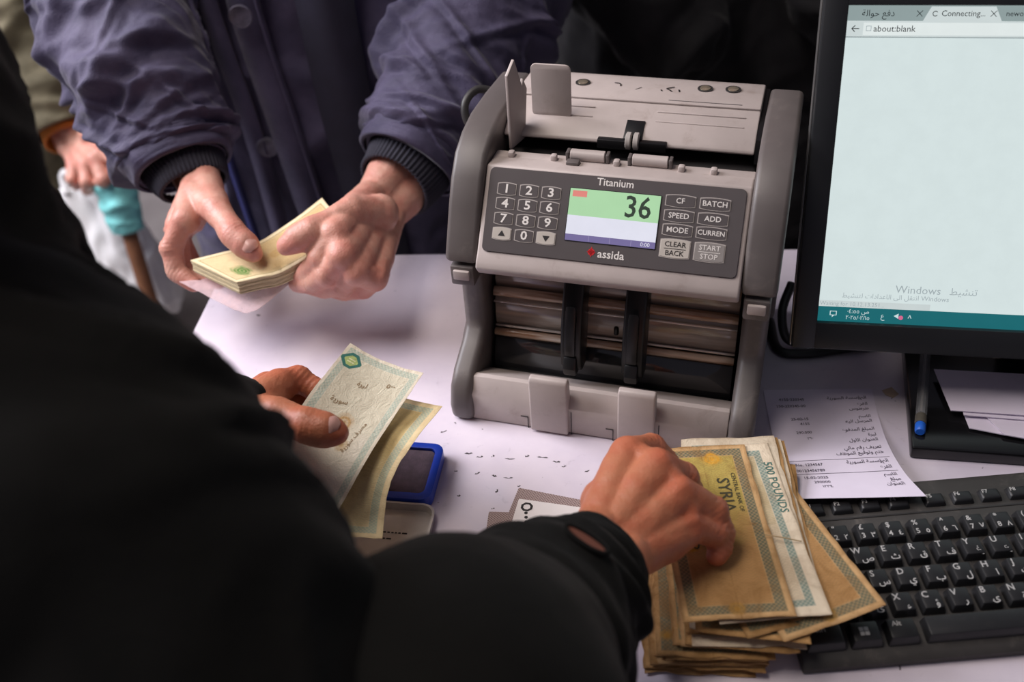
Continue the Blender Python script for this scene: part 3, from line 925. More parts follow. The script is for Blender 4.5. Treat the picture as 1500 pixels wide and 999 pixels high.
def note_material(name, paper, tint, tint2, border, seals=(), frame=(6.0, 11.0), wear=0.5, rosette=None):
    """banknote print laid out in the note's own length (s) and width (t)"""
    m, nt, b, tc = new_mat(name)
    sp = nt.nodes.new('ShaderNodeSeparateXYZ')
    nt.links.new(tc.outputs['UV'], sp.inputs[0])
    S, T = E(nt, sp.outputs[0]), E(nt, sp.outputs[1])
    info = nt.nodes.new('ShaderNodeObjectInfo')
    rnd = E(nt, info.outputs['Random'])
    uv = nt.nodes.new('ShaderNodeVectorMath')
    uv.operation = 'MULTIPLY_ADD'
    uv.inputs[1].default_value = (2.2, 1.0, 1.0)
    cmb = nt.nodes.new('ShaderNodeCombineXYZ')
    nt.links.new((rnd * 17.0).s, cmb.inputs[2])
    nt.links.new(tc.outputs['UV'], uv.inputs[0])
    nt.links.new(cmb.outputs[0], uv.inputs[2])
    co = uv.outputs[0]
    d = (S.min(1.0 - S) * (NL * 1000)).min(T.min(1.0 - T) * (NW * 1000))          # mm from the nearest edge
    n1 = noise(nt, co, 2.6, 3)
    inner = mixc(nt, (n1 * 0.35 + S).step(0.52, 0.78), lin(tint2), lin(tint))
    guil = ((S * 420.0 + (T * 60.0).sin() * 3.0).sin() * 0.5 + 0.5) * 0.16
    inner = mixc(nt, guil, inner, lin(border))
    col = mixc(nt, d.step(frame[1], frame[1] + 1.0), lin(paper), inner)
    hatch = ((S * NL * 1000 * 2.0).sin() * (T * NW * 1000 * 2.0).sin() * 0.5 + 0.5) * 0.55 + 0.45
    ring = d.step(frame[0] - 0.5, frame[0] + 0.3) * (1.0 - d.step(frame[1] - 0.3, frame[1] + 0.5))
    col = mixc(nt, ring * hatch, col, lin(border))
    for s0, t0, r0, c in seals:
        dx, dy = (S - s0) * (NL * 1000), (T - t0) * (NW * 1000)
        r = (dx * dx + dy * dy).sqrt()
        wob = noise(nt, co, 9, 4)
        msk = (1.0 - (r + wob * (r0 * 0.9)).step(r0 * 0.95, r0 * 1.55)) * ((r * 1.6).sin() * 0.22 + 0.78)
        col = mixc(nt, msk, col, lin(c))
    if rosette:
        s0, t0, r0, c1, c2 = rosette
        dx, dy = ((S - s0) * (NL * 1000)).abs(), ((T - t0) * (NW * 1000)).abs()
        q = dx.max(dy * 0.8).max((dx + dy) * 0.72)
        col = mixc(nt, 1.0 - q.step(r0 * 0.92, r0), col, lin(c1))
        col = mixc(nt, 1.0 - q.step(r0 * 0.58, r0 * 0.66), col, lin(c2))
        col = mixc(nt, (dx - 1.2).abs().lt(0.5) * dy.lt(r0 * 0.4), col, lin((235, 236, 190)))
    st_ = (noise(nt, co, 3.0, 7, 0.75, 0.6).step(0.40, 0.72) * 0.75 + ((S - 0.5).abs().lt(0.005)).max((T - 0.52).abs().lt(0.007)) * noise(nt, co, 14, 3).step(0.4, 0.6) * 0.35) * wear
    col = mixc(nt, st_, col, lin((138, 98, 52)))
    edge = (1.0 - d.step(0.3, 3.0)) * 0.5 * wear + noise(nt, co, 30, 3).step(0.6, 0.8) * 0.25 * wear
    col = mixc(nt, edge.min(1.0), col, lin((120, 84, 46)))
    tone = nt.nodes.new('ShaderNodeHueSaturation')
    nt.links.new(col, tone.inputs['Color'])
    nt.links.new((rnd * 0.22 + 0.88).s, tone.inputs['Value'])
    nt.links.new(tone.outputs[0], b.inputs['Base Color'])
    b.inputs['Roughness'].default_value = 0.75
    b.inputs['Specular IOR Level'].default_value = 0.2
    bump(nt, b, noise(nt, co, 7, 7, 0.75, 0.7), 0.6, 0.0025)
    return m


M_gold = note_material('gold_green_note', (212, 172, 122), (190, 144, 92), (190, 166, 88), (84, 100, 86),
                       [(0.09, 0.62, 8, (222, 160, 52)), (0.30, 0.12, 9, (206, 190, 90)), (0.60, 0.22, 7, (214, 160, 40)), (0.95, 0.5, 6, (196, 148, 70))], (4.5, 11), 0.85)
M_tan = note_material('tan_note', (198, 156, 104), (186, 136, 82), (196, 150, 96), (92, 112, 96), [(0.9, 0.12, 5, (190, 140, 50))], (4.5, 11.5), 1.0)
M_pale = note_material('pale_green_note', (232, 216, 190), (226, 206, 176), (210, 190, 150), (110, 140, 132), [(0.55, 0.55, 9, (206, 160, 92))], (8, 13), 0.45)
M_cream = note_material('cream_note', (244, 232, 208), (242, 232, 212), (232, 222, 196), (186, 200, 182),
                        [(0.40, 0.50, 9, (198, 160, 108)), (0.50, 0.62, 6, (206, 176, 128)), (0.80, 0.30, 13, (206, 168, 76))], (3.0, 8.5), 0.10, (0.085, 0.14, 7.5, (70, 128, 116), (190, 206, 130)))
M_ochre = note_material('ochre_note', (236, 214, 168), (226, 204, 156), (216, 190, 132), (176, 190, 168), [(0.58, 0.28, 9, (196, 148, 54)), (0.80, 0.45, 8, (180, 176, 90))], (5, 11), 0.35)
M_bundle = note_material('bundle_note', (236, 222, 184), (216, 192, 142), (224, 204, 160), (170, 150, 96), [(0.19, 0.70, 14, (70, 130, 50)), (0.55, 0.5, 9, (206, 176, 120))], (5, 7), 0.25)
m_ink = mat('note_ink', (66, 62, 40), 0.7, var=0.05)


def quad_rows(BL, BR, L, z, lift=(0, 0, 0), n=5, sag=0.0):
    """note lying on the pile: near corners BL, BR (x, y); s = 0 is the far end"""
    BL, BR = np.array(BL, float), np.array(BR, float)
    w = BR - BL
    w = w / np.linalg.norm(w)
    up = np.array([-w[1], w[0]])
    rows = []
    for i in range(n):
        a = i / (n - 1)
        row = []
        for j in range(4):
            c = BL + w * NW * j / 3 + up * L * (1 - a)
            zz = z + np.interp(a, np.linspace(0, 1, len(lift)), lift) + sag * (j / 3) ** 2
            row.append((c[0], c[1], zz))
        rows.append(row)
    return rows


g_pile = 'banknotes in the pile under the clerk\'s right hand'
rs = np.random.RandomState(11)
PILE_N1, PILE_N2 = 15, 10
ORD = ('first second third fourth fifth sixth seventh eighth ninth tenth eleventh twelfth thirteenth fourteenth fifteenth sixteenth seventeenth eighteenth '
       'nineteenth twentieth twenty-first twenty-second twenty-third twenty-fourth twenty-fifth').split()
for k in range(PILE_N1):
    z = 0.0012 + k * 0.00112
    f = k / PILE_N1
    bl = np.array([0.0715 + 0.008 * f, 0.3640]) + rs.uniform(-1, 1, 2) * (0.0034, 0.0032)
    ang = math.radians(-6.5 + rs.uniform(-1.6, 1.6) + 1.0 * f)
    sh = Sheet(quad_rows(bl, bl + np.array([math.cos(ang), math.sin(ang)]), NL, z), NL, NW, 0.0006, k * 3.1)
    tag(sh.build('banknote', [M_tan, M_gold][k % 3 == 0], 0.00065, 26, 10, 0.030),
        'worn tan banknote, %s from the bottom of the pile' % ORD[k] if k else 'worn tan banknote at the very bottom of the pile', 'banknote', g_pile)
for k in range(PILE_N2):
    z = 0.0012 + (PILE_N1 + k) * 0.00112
    f = k / PILE_N2
    bl = np.array([0.0900 + 0.012 * f, 0.3665 + 0.006 * f]) + rs.uniform(-1, 1, 2) * (0.004, 0.003)
    if k in (4,):
        bl = pz(1014, 948, z)[:2]
    ang = math.radians(-8 + rs.uniform(-3, 3))
    sh = Sheet(quad_rows(bl, bl + np.array([math.cos(ang), math.sin(ang)]), NL, z, (0.0, 0.0, 0.0, 0.001, 0.002)), NL, NW, 0.0005, 50 + k * 2.3)
    tag(sh.build('banknote', [M_tan, M_pale, M_gold][k % 3], 0.00065, 26, 10, 0.030),
        'crumpled banknote in the fanned upper layers, %s from the bottom of the pile' % ORD[PILE_N1 + k], 'banknote', g_pile)
ZT = 0.0012 + 25 * 0.00112
# dark green bordered note under the top ones
sh = Sheet(quad_rows(pz(1018, 925, ZT + 0.004)[:2], pz(1131, 938, ZT + 0.003)[:2], NL, ZT, (0, 0, 0, 0.001, 0.004)), NL, NW, 0.0006, 5)
tag(sh.build('banknote', M_tan, 0.0005, 22, 10, 0.012), 'tan banknote with a dark green border under the top note', 'banknote', g_pile)
# note fanned out over the keyboard
BRc, BLc = pz(1288, 891, ZT + 0.010), pz(1148, 942, ZT + 0.004)
rows = quad_rows(BLc[:2], BRc[:2], NL, ZT + 0.0015, (0, 0, 0.001, 0.003, 0.0035))
for i, rw in enumerate(rows):
    for j in range(4):
        rw[j] = (rw[j][0], rw[j][1], rw[j][2] + 0.006 * (j / 3) ** 2 * (i / 4) ** 2)
sh = Sheet(rows, NL, NW, 0.0007, 8)
tag(sh.build('banknote', M_gold, 0.0005, 22, 10, 0.012), 'gold and green banknote fanned out across the corner of the keyboard', 'banknote', g_pile)
sh = Sheet(quad_rows(np.array(BLc[:2]) + (-0.022, 0.004), np.array(BRc[:2]) + (-0.026, 0.0), NL, ZT + 0.0022, (0, 0, 0.0005, 0.0015, 0.003)), NL, NW, 0.0004, 9)
tag(sh.build('banknote', M_tan, 0.0005, 22, 10, 0.012), 'brown banknote just beneath the pale green one', 'banknote', g_pile)
# notes whose right edges show in steps beside the pale one
for k in range(4):
    tr, br = pz(1153 - 6 * k, 664 - 5 * k, ZT + 0.003), pz(1213 - 3 * k, 897 - k, ZT + 0.005)
    dv = (br - tr)[:2]
    dv /= np.linalg.norm(dv)
    lf = np.array([dv[1], -dv[0]])
    sh = Sheet(quad_rows(br[:2] + lf * NW, br[:2], NL, ZT + 0.0030 + 0.0009 * k, (0, 0.0004, 0.001, 0.002, 0.0035)), NL, NW, 0.0003, 60 + k)
    tag(sh.build('banknote', [M_tan, M_pale][k % 2], 0.0005, 20, 8, 0.016), 'banknote edge stepping out right of the pale one, %s from the outside' % ORD[k], 'banknote', g_pile)
# pale green note
TRb, BRb = pz(1122, 644, ZT + 0.007), pz(1219, 901, ZT + 0.010)
dv = (BRb - TRb)[:2]
dv /= np.linalg.norm(dv)
lf = np.array([dv[1], -dv[0]])
sh = Sheet(quad_rows(BRb[:2] + lf * NW, BRb[:2], NL, ZT + 0.0068, (0, 0.0004, 0.001, 0.002, 0.004)), NL, NW, 0.0004, 12)
ob = tag(sh.build('banknote', M_pale, 0.0005, 22, 10, 0.014), 'pale cream banknote with a green border band, second from the top', 'banknote', g_pile)
sh.print_on('print', [('500 POUNDS', 0.0085, 0.0655, 0.045, 'CENTER', -math.pi / 2)], mat('green_ink', (70, 110, 100), 0.7, var=0.05), ob)
# top note
TRa, BRa = pz(1090, 648, ZT + 0.009), pz(1167, 905, ZT + 0.012)
dv = (BRa - TRa)[:2]
dv /= np.linalg.norm(dv)
lf = np.array([dv[1], -dv[0]])
sh = Sheet(quad_rows(BRa[:2] + lf * NW, BRa[:2], NL, ZT + 0.0088, (0, 0.0005, 0.0012, 0.0028, 0.0050)), NL, NW, 0.0005, 15)
TOPNOTE = sh
ob = tag(sh.build('banknote', M_gold, 0.0005, 26, 12, 0.014), 'top banknote of the pile, gold, printed SYRIA, pressed by the fingers', 'banknote', g_pile)
sh.print_on('print', [('SYRIA', 0.0125, 0.0475, 0.050, 'CENTER', -math.pi / 2), ('CENTRAL BANK OF', 0.0042, 0.0560, 0.048, 'CENTER', -math.pi / 2), ('500', 0.010, 0.014, 0.095, 'CENTER', 0)], m_ink, ob)
tube('paper_string', [pz(1120, 783, ZT + 0.0130), pz(1145, 787, ZT + 0.0125), pz(1174, 793, ZT + 0.0095)], 0.0004, mat('string', (186, 160, 120), 0.8), ob, nv=6).matrix_parent_inverse = Matrix.Translation(-Vector(ob.location))

# ---- two notes in the clerk's left hand
TL1, TR1 = pz(513, 503, 0.105), pz(621, 546, 0.088)
R1b = pz(506, 737, 0.050)
ln = (R1b - TR1) / np.linalg.norm(R1b - TR1)
rows = []
for i in range(5):
    a = i / 4
    row = []
    for j in range(4):
        p = TL1 + (TR1 - TL1) * j / 3 + ln * NL * a
        p = p + np.array([0, 0, 1]) * (0.010 * math.sin(math.pi * a) * (1 - 0.4 * j / 3) - 0.004 * math.sin(math.pi * j / 3))
        row.append(p)
    rows.append(row)
HELD1 = Sheet(rows, NL, NW, 0.0006, 21)
h1 = tag(HELD1.build('banknote', M_cream, 0.0003, 26, 12, 0.010), 'cream banknote with a teal corner rosette held under the clerk\'s thumb', 'banknote', 'banknotes in the clerk\'s left hand')
HELD1.print_on('print', [(arabic('ليرة'), 0.006, 0.030, 0.028, 'CENTER', 0), (arabic('سورية'), 0.006, 0.022, 0.048, 'CENTER', 0.2), ('٥٠٠', 0.007, 0.052, 0.020, 'CENTER', 0.1), (arabic('مصرف سورية'), 0.005, 0.050, 0.070, 'CENTER', 1.4)],
               mat('brown_ink', (150, 124, 88), 0.7, var=0.05), h1)
TL2, TR2 = pz(566, 572, 0.073), pz(648, 595, 0.072)
pts = [(648, 595, 0.072), (612, 640, 0.070), (580, 690, 0.058), (566, 735, 0.046), (560, 790, 0.036)]
rows = []
base2 = pz(*pts[0])
for i, q in enumerate(pts):
    R = pz(*q)
    a = i / 4
    lw = (TL2 - TR2) / np.linalg.norm(TL2 - TR2)
    lw = lw + np.array([-0.1 * a, -0.10 * a, -0.10 * a])
    row = [R + lw * NW * (1 - j / 3) + np.array([0, 0, -0.003 * math.sin(math.pi * j / 3)]) for j in range(4)]
    rows.append(row)
HELD2 = Sheet(rows, NL, NW, 0.0006, 27)
tag(HELD2.build('banknote', M_ochre, 0.0003, 26, 12, 0.010), 'yellowed banknote drooping below the cream note in the clerk\'s hand', 'banknote', 'banknotes in the clerk\'s left hand')

# ---- bundle between the customer's hands
bundle = empty('banknote_bundle', (0, 0, 0), 0, 'thick bundle of banknotes bent between the hands of the person in navy', 'banknote bundle')
A0, B0 = pz(279, 381, 0.085), pz(347, 413, 0.083)
Bk, Ak = pz(412, 398, 0.083), pz(376, 356, 0.088)
Bc, Ac = pz(472, 366, 0.094), pz(432, 320, 0.100)
Be, Ae = pz(520, 345, 0.100), pz(472, 290, 0.112)
b_n = 20
cb = (A0 + B0 + Bk + Ak) / 4
bundle.location = cb
for k in range(b_n):
    dz = np.array([0.0006 * rs.uniform(-1, 1), 0.0006 * rs.uniform(-1, 1), -0.00068 * k])
    rows = [[A0 + dz, (2 * A0 + B0) / 3 + dz, (A0 + 2 * B0) / 3 + dz, B0 + dz], ]
    for (pa, pb) in ((Ak * 0.5 + A0 * 0.5, Bk * 0.5 + B0 * 0.5), (Ak, Bk), (Ac, Bc), (Ae, Be)):
        rows.append([pa + dz, (2 * pa + pb) / 3 + dz, (pa + 2 * pb) / 3 + dz, pb + dz])
    sh = Sheet(rows, NL, NW, 0.0004, k * 1.9)
    o = sh.build('banknote', M_bundle, 0.00052, 16, 6, 0.008, bundle)
    o.location = Vector(sh.centre) - Vector(cb)
    if k == 0:
        BUND = sh
rows = []
for (pa, pb) in (((262, 412, 0.064), (345, 455, 0.058)), ((310, 405, 0.066), (372, 456, 0.058)), ((360, 392, 0.066), (428, 412, 0.064)), ((420, 375, 0.072), (470, 390, 0.070))):
    a, b_ = pz(*pa), pz(*pb)
    rows.append([a, (2 * a + b_) / 3, (a + 2 * b_) / 3, b_])
m, nt, b, tc = new_mat('clear_pink_film')
b.inputs['Base Color'].default_value = lin((226, 200, 204))
nt.links.new((noise(nt, tc.outputs['Object'], 60).step(0.3, 0.7) * 0.25 + 0.35).s, b.inputs['Alpha'])
b.inputs['Roughness'].default_value = 0.15
sh = Sheet(rows, 0.12, 0.06, 0.0012, 33)
tag(sh.build('plastic_sleeve', m, 0.0003, 20, 10, 0.02), 'crinkled pinkish plastic sleeve held under the banknote bundle', 'plastic sleeve')

# ---- ink pad
m_blue = mat('blue_plastic', (26, 62, 176), 0.35, var=0.08, scale=60)
pad = empty('ink_pad', (-0.1085, 0.5520, 0.0), math.radians(-11), 'blue ink pad with dark purple felt and an open tin lid', 'ink pad')
outer = rounded(0.088, 0.060, 0.009)
link('tray', prism_mesh('tray', outer, 0.0, 0.005, 0.001, 2, axis='z'), m_blue, pad)
inner = rounded(0.076, 0.048, 0.005)
bm = bmesh.new()
n = len(outer)
vo = [[bm.verts.new((p[0], p[1], z)) for p in q] for q, z in ((outer, 0.004), (outer, 0.0115), (rounded(0.084, 0.056, 0.008), 0.0125), (inner, 0.0118), (inner, 0.004))]
for a, b_ in zip(vo[:-1], vo[1:]):
    for i in range(n):
        bm.faces.new((a[i], a[(i + 1) % n], b_[(i + 1) % n], b_[i]))
link('rim', bm_mesh('rim', bm, True, 60), m_blue, pad)
link('felt_pad', prism_mesh('felt_pad', rounded(0.0755, 0.0475, 0.005), 0.003, 0.0098, 0.0012, 2, axis='z'), mat('inked_felt', (84, 68, 78), 0.85, var=0.2, scale=120, bmp=0.5, bscale=900), pad)
m_tin = mat('tin_plate', (196, 192, 190), 0.3, 0.45, var=0.12, scale=30)
lo = rounded(0.090, 0.060, 0.010)
bm = bmesh.new()
n = len(lo)
vo = [[bm.verts.new((p[0], p[1], z)) for p in q] for q, z in ((lo, 0.001), (lo, 0.0085), (rounded(0.0915, 0.0615, 0.0105), 0.009), (rounded(0.0880, 0.0580, 0.009), 0.009), (rounded(0.0870, 0.0570, 0.009), 0.002))]
for a, b_ in zip(vo[:-1], vo[1:]):
    for i in range(n):
        bm.faces.new((a[i], a[(i + 1) % n], b_[(i + 1) % n], b_[i]))
bm.faces.new(vo[-1])
bm.faces.new(vo[0][::-1])
lid = link('lid', bm_mesh('lid', bm, True, 50), m_tin, pad, (0.004, -0.062, 0.0))
sq = random.Random(4)
for r in range(2):
    x = -0.026 + 0.006 * r
    while x < 0.026 - 0.012 * r:
        w = sq.uniform(0.0012, 0.004)
        box('printed_word', (x + w / 2, 0.006 - r * 0.006, 0.00215), (w, 0.0013, 0.0001), m_dark_print, lid)
        x += w + 0.0011

# ---- small slips beside the clerk's right hand
m_slip = mat('grey_slip', (232, 226, 224), 0.7, var=0.03)
m_half, nt, b, tc = new_mat('halftone_print')
ck = nt.nodes.new('ShaderNodeTexChecker')
ck.inputs['Scale'].default_value = 900
ck.inputs[1].default_value, ck.inputs[2].default_value = lin((176, 156, 152)), lin((126, 106, 104))
nt.links.new(tc.outputs['Object'], ck.inputs[0])
nt.links.new(ck.outputs[0], b.inputs['Base Color'])
b.inputs['Roughness'].default_value = 0.8
for (cx, cy, z), (w, h), a, mm, lab in (((752, 772, 0.0006), (0.040, 0.028), -8, m_half, 'halftone grey slip at the left of the three small slips'),
                                         ((806, 754, 0.0012), (0.062, 0.040), -20, m_half, 'grey patterned slip lying under the white slip by the sleeve'),
                                         ((806, 763, 0.0022), (0.056, 0.034), -16, m_slip, 'white slip with black bubble print beside the black sleeve')):
    c = pz(cx, cy, z)
    o = link('paper_slip', prism_mesh('paper_slip', rounded(w, h, 0.001, 2), -0.0003, 0.0003, axis='z'), mm, None, c, (0, 0, math.radians(a)))
    tag(o, lab, 'paper slip', 'small slips by the clerk\'s sleeve')
    if mm is m_slip:
        text('print', 'O', 0.012, m_dark_print, o, (-0.020, 0.0095, 0.0004), (0, 0, 0.4), bold=0.03)
        for i in range(3):
            link('print', lathe_mesh('print', [(0.0014, 0), (0.0014, 0.00008)], 12), m_dark_print, o, (-0.0195 + 0.001 * i, 0.0040 - 0.0042 * i, 0.00032))

# ---- printed receipt running onto the keyboard
m_paper = mat('lilac_white_paper', (226, 216, 232), 0.75, var=0.03, scale=20)
rows = []
for (l, r_) in (((1118, 571, 0.0008), (1277, 569, 0.0008)), ((1126, 612, 0.0008), (1286, 606, 0.0010)), ((1136, 655, 0.0040), (1299, 645, 0.0060)), ((1148, 695, 0.0170), (1322, 688, 0.0190)), ((1158, 731, 0.0260), (1357, 727, 0.0260))):
    a, b_ = pz(*l), pz(*r_)
    rows.append([a, (2 * a + b_) / 3, (a + 2 * b_) / 3, b_])
sh = Sheet(rows, 0.135, 0.095, 0.0004, 40)
rec = tag(sh.build('receipt', m_paper, 0.0002, 26, 12), 'white printed receipt in Arabic running from the machine onto the keyboard', 'receipt')
W_ = 0.095
items = []
for v, ra, lb in ((0.012, 'المؤسسة السورية', '4155-220345'), (0.020, 'الفرع', '150-220345-00'), (0.026, 'طرطوس', ''), (0.036, 'الاسم', '25-02-15'), (0.042, 'المرسل اليه', '4155'),
                  (0.052, 'المبلغ المدفوع', '290.000'), (0.059, 'ليرة', '٢٩٠'), (0.065, 'العنوان الاول', ''), (0.074, 'تعريف رقم مالي', ''), (0.080, 'ختم وتوقيع الموظف', ''),
                  (0.090, 'المؤسسة السورية', 'No. 1234567'), (0.097, 'الفرع', '00123456789'), (0.106, 'الاسم', '15-02-2025'), (0.112, 'مبلغ', '290000'), (0.118, 'العنوان', '١٢٣٤')):
    s_ = ' '.join(arabic(w) for w in ra.split()[::-1])
    items.append((s_, 0.0050, W_ * 0.93, v, 'RIGHT', 0))
    if lb:
        items.append((lb, 0.0042, W_ * 0.36, v + 0.001, 'RIGHT', 0))
sh.print_on('print', items, mat('receipt_ink', (84, 76, 92), 0.7, var=0.05), rec)
for v in (0.086, 0.102):
    P = [sh.surf(np.array([u]), np.array([v]))[0][0] + (0, 0, 0.0002) - sh.centre for u in np.linspace(0.004, 0.091, 12)]
    tube('ruled_line', P, 0.00018, mat('receipt_ink', (0, 0, 0)), rec, nv=4)

# ---- slips and pen on the monitor's base
g_s = 'paper slips on the monitor base'
defs = [([(1410, 600, 0.0150), (1520, 606, 0.0150), (1540, 650, 0.0150), (1420, 627, 0.0150)], 'small white slip lowest in the paper pile on the monitor base'),
        ([(1425, 590, 0.0165), (1560, 596, 0.0165), (1580, 655, 0.0165), (1472, 637, 0.0165)], 'narrow white slip tilted in the middle of the pile on the monitor base'),
        ([(1400, 560, 0.0180), (1560, 566, 0.0180), (1570, 620, 0.0180), (1412, 608, 0.0180)], 'lilac slip just beneath the top sheet on the monitor base'),
        ([(1368, 541, 0.0195), (1560, 551, 0.0210), (1560, 612, 0.0200), (1393, 601, 0.0195)], 'folded lilac white sheet on top of the slips on the monitor base')]
for q, lab in defs:
    p = [pz(*x) for x in q]
    rows = []
    for a in np.linspace(0, 1, 4):
        l, r_ = p[0] * (1 - a) + p[3] * a, p[1] * (1 - a) + p[2] * a
        rows.append([l * (1 - b_) + r_ * b_ for b_ in np.linspace(0, 1, 4)])
    sh = Sheet(rows, 0.06, 0.08, 0.0003, len(lab))
    tag(sh.build('paper_slip', m_paper, 0.0008, 10, 10), lab, 'paper slip', g_s)
pen = empty('ballpoint_pen', pz(1348, 628, 0.0162), 0, 'clear ballpoint pen with a blue end plug on the monitor base', 'pen')
p0, p1 = pz(1348, 628, 0.0162), pz(1356, 512, 0.0162)
pdv = (p1 - p0) / np.linalg.norm(p1 - p0)
pen.rotation_euler = (0, 0, math.atan2(pdv[1], pdv[0]))
m_clear, nt, b, tc = new_mat('clear_barrel')
b.inputs['Base Color'].default_value = lin((200, 202, 206))
nt.links.new((noise(nt, tc.outputs['Object'], 90).step(0.3, 0.7) * 0.12 + 0.12).s, b.inputs['Alpha'])
b.inputs['Roughness'].default_value = 0.08
link('barrel', lathe_mesh('barrel', [(0.0036, 0.004), (0.0042, 0.006), (0.0042, 0.118), (0.0030, 0.130)], 6, 'x'), m_clear, pen)
link('ink_tube', lathe_mesh('ink_tube', [(0.0012, 0.020), (0.0012, 0.135)], 10, 'x'), mat('ink_tube', (110, 106, 104), 0.4), pen)
link('end_plug', lathe_mesh('end_plug', [(0.0032, -0.004), (0.0040, -0.003), (0.0042, 0.004), (0.0038, 0.005)], 14, 'x'), mat('pen_blue', (40, 108, 220), 0.35, var=0.05), pen)
link('plug_band', lathe_mesh('plug_band', [(0.0043, 0.005), (0.0045, 0.006), (0.0045, 0.014), (0.0043, 0.015)], 14, 'x'), mat('pen_band', (92, 88, 80), 0.4), pen)
link('tip', lathe_mesh('tip', [(0.0030, 0.128), (0.0012, 0.140), (0.0006, 0.143)], 10, 'x'), m_steel, pen)

# ---- cables behind the machine and under the monitor
m_cable = mat('black_cable', (18, 18, 20), 0.5, var=0.05)
tag(tube('cable', [pz(1128, 470, 0.004), pz(1140, 512, 0.004), pz(1180, 518, 0.004), pz(1240, 510, 0.004), pz(1300, 500, 0.004), pz(1340, 470, 0.004)], 0.0042, m_cable), 'black cable lying on the table under the monitor frame', 'cable')
tag(tube('cable', [pz(1160, 415, 0.05), pz(1146, 455, 0.035), pz(1152, 495, 0.014), pz(1180, 500, 0.0045), pz(1230, 488, 0.0045)], 0.0040, m_cable), 'black cable looping down between the machine and the monitor', 'cable')
# torn scrap beside the monitor base
o = link('paper_scrap', prism_mesh('paper_scrap', [(0.0, 0.0), (0.009, 0.003), (0.012, -0.006), (0.006, -0.010), (0.001, -0.006)], 0, 0.0004, axis='z'), mat('beige_scrap', (196, 172, 146), 0.8), None, pz(1292, 572, 0.0002), (0, 0, 0))
tag(o, 'tiny beige paper scrap beside the monitor base', 'scrap')
# ink scratches on the table
m_mark = mat('ink_scratch', (70, 62, 66), 0.7, var=0.2)
mk = random.Random(9)
for x, y, w, a in ((650, 632, 0.006, 20), (687, 664, 0.007, -5), (703, 669, 0.006, 8), (722, 668, 0.003, 40), (747, 672, 0.008, -10), (772, 668, 0.004, 15), (795, 670, 0.009, -12), (815, 676, 0.007, -20), (826, 683, 0.004, 10),
                   (699, 693, 0.005, 30), (724, 697, 0.004, -30), (745, 700, 0.008, -8), (760, 712, 0.003, 20), (728, 719, 0.004, 60), (668, 690, 0.003, 0), (722, 745, 0.003, 20), (1322, 966, 0.006, -20), (1318, 978, 0.004, 80), (672, 726, 0.003, 10), (860, 690, 0.004, 10)):
    p = pz(x, y, 0.0)
    pts = [(-w / 2, 0), (-w / 4, 0.0007), (0, -0.0002), (w / 4, 0.0008), (w / 2, 0.0001), (w / 3, -0.0006), (0, -0.0009), (-w / 3, -0.0005)]
    pts = [(px_ + mk.uniform(-1, 1) * 0.0004, py_ + mk.uniform(-1, 1) * 0.0004) for px_, py_ in pts]
    o = link('ink_mark', prism_mesh('ink_mark', pts, 0, 0.00006, axis='z'), m_mark, table)
    Mw = Matrix.Translation(Vector(p)) @ Matrix.Rotation(math.radians(a), 4, 'Z')
    o.matrix_parent_inverse = (Matrix.Translation(table.location) @ Matrix.Rotation(TYAW, 4, 'Z')).inverted()
    o.matrix_basis = Mw
# ------------------------------------------------------------------ people
def py(x, y, Y):
    """point seen at photo pixel (x, y) at world depth Y"""
    v = _d + _r * (x - 750) / F_PX + _u * (499.5 - y) / F_PX
    return _C + v * (Y / v[1])


_ICO = None


def ico():
    global _ICO
    if _ICO is None:
        bm = bmesh.new()
        bmesh.ops.create_icosphere(bm, subdivisions=3, radius=1.0)
        _ICO = np.array([v.co[:] for v in bm.verts])
        bm.free()
    return _ICO


def blob(caps, voxel, smooth=4, lam=0.5):
    """one continuous skin over tapered capsules (p0, r0, p1, r1)"""
    bm = bmesh.new()
    I = ico()
    for p0, r0, p1, r1 in caps:
        pts = np.vstack([I * r0 + np.asarray(p0), I * r1 + np.asarray(p1)])
        vs = [bm.verts.new(p) for p in pts]
        r = bmesh.ops.convex_hull(bm, input=vs)
        bad = [g for g in r['geom_interior'] + r['geom_unused'] if isinstance(g, bmesh.types.BMVert)]
        bmesh.ops.delete(bm, geom=list(set(bad)), context='VERTS')
    me = bpy.data.meshes.new('blob')
    bm.to_mesh(me)
    bm.free()
    o = bpy.data.objects.new('blob', me)
    COL.objects.link(o)
    md = o.modifiers.new('remesh', 'REMESH')
    md.mode = 'VOXEL'
    md.voxel_size = voxel
    dg = bpy.context.evaluated_depsgraph_get()
    m2 = bpy.data.meshes.new_from_object(o.evaluated_get(dg))
    n = len(m2.vertices)
    V = np.zeros(n * 3)
    m2.vertices.foreach_get('co', V)
    V = V.reshape(-1, 3)
    Fc = [tuple(p.vertices) for p in m2.polygons]
    ed = np.zeros(len(m2.edges) * 2, int)
    m2.edges.foreach_get('vertices', ed)
    ed = ed.reshape(-1, 2)
    bpy.data.objects.remove(o)
    bpy.data.meshes.remove(me)
    bpy.data.meshes.remove(m2)
    deg = np.bincount(ed.ravel(), minlength=n).astype(float)[:, None]
    for _ in range(smooth):
        A = np.zeros_like(V)
        np.add.at(A, ed[:, 0], V[ed[:, 1]])
        np.add.at(A, ed[:, 1], V[ed[:, 0]])
        V = V + lam * (A / deg - V)
    return V, Fc


def vnormals(V, Fc):
    Q = np.array([f if len(f) == 4 else (*f, f[0]) for f in Fc])
    fn = np.cross(V[Q[:, 2]] - V[Q[:, 0]], V[Q[:, 3]] - V[Q[:, 1]])
    N = np.zeros_like(V)
    for k in range(4):
        np.add.at(N, Q[:, k], fn)
    return N / (np.linalg.norm(N, axis=1)[:, None] + 1e-12)


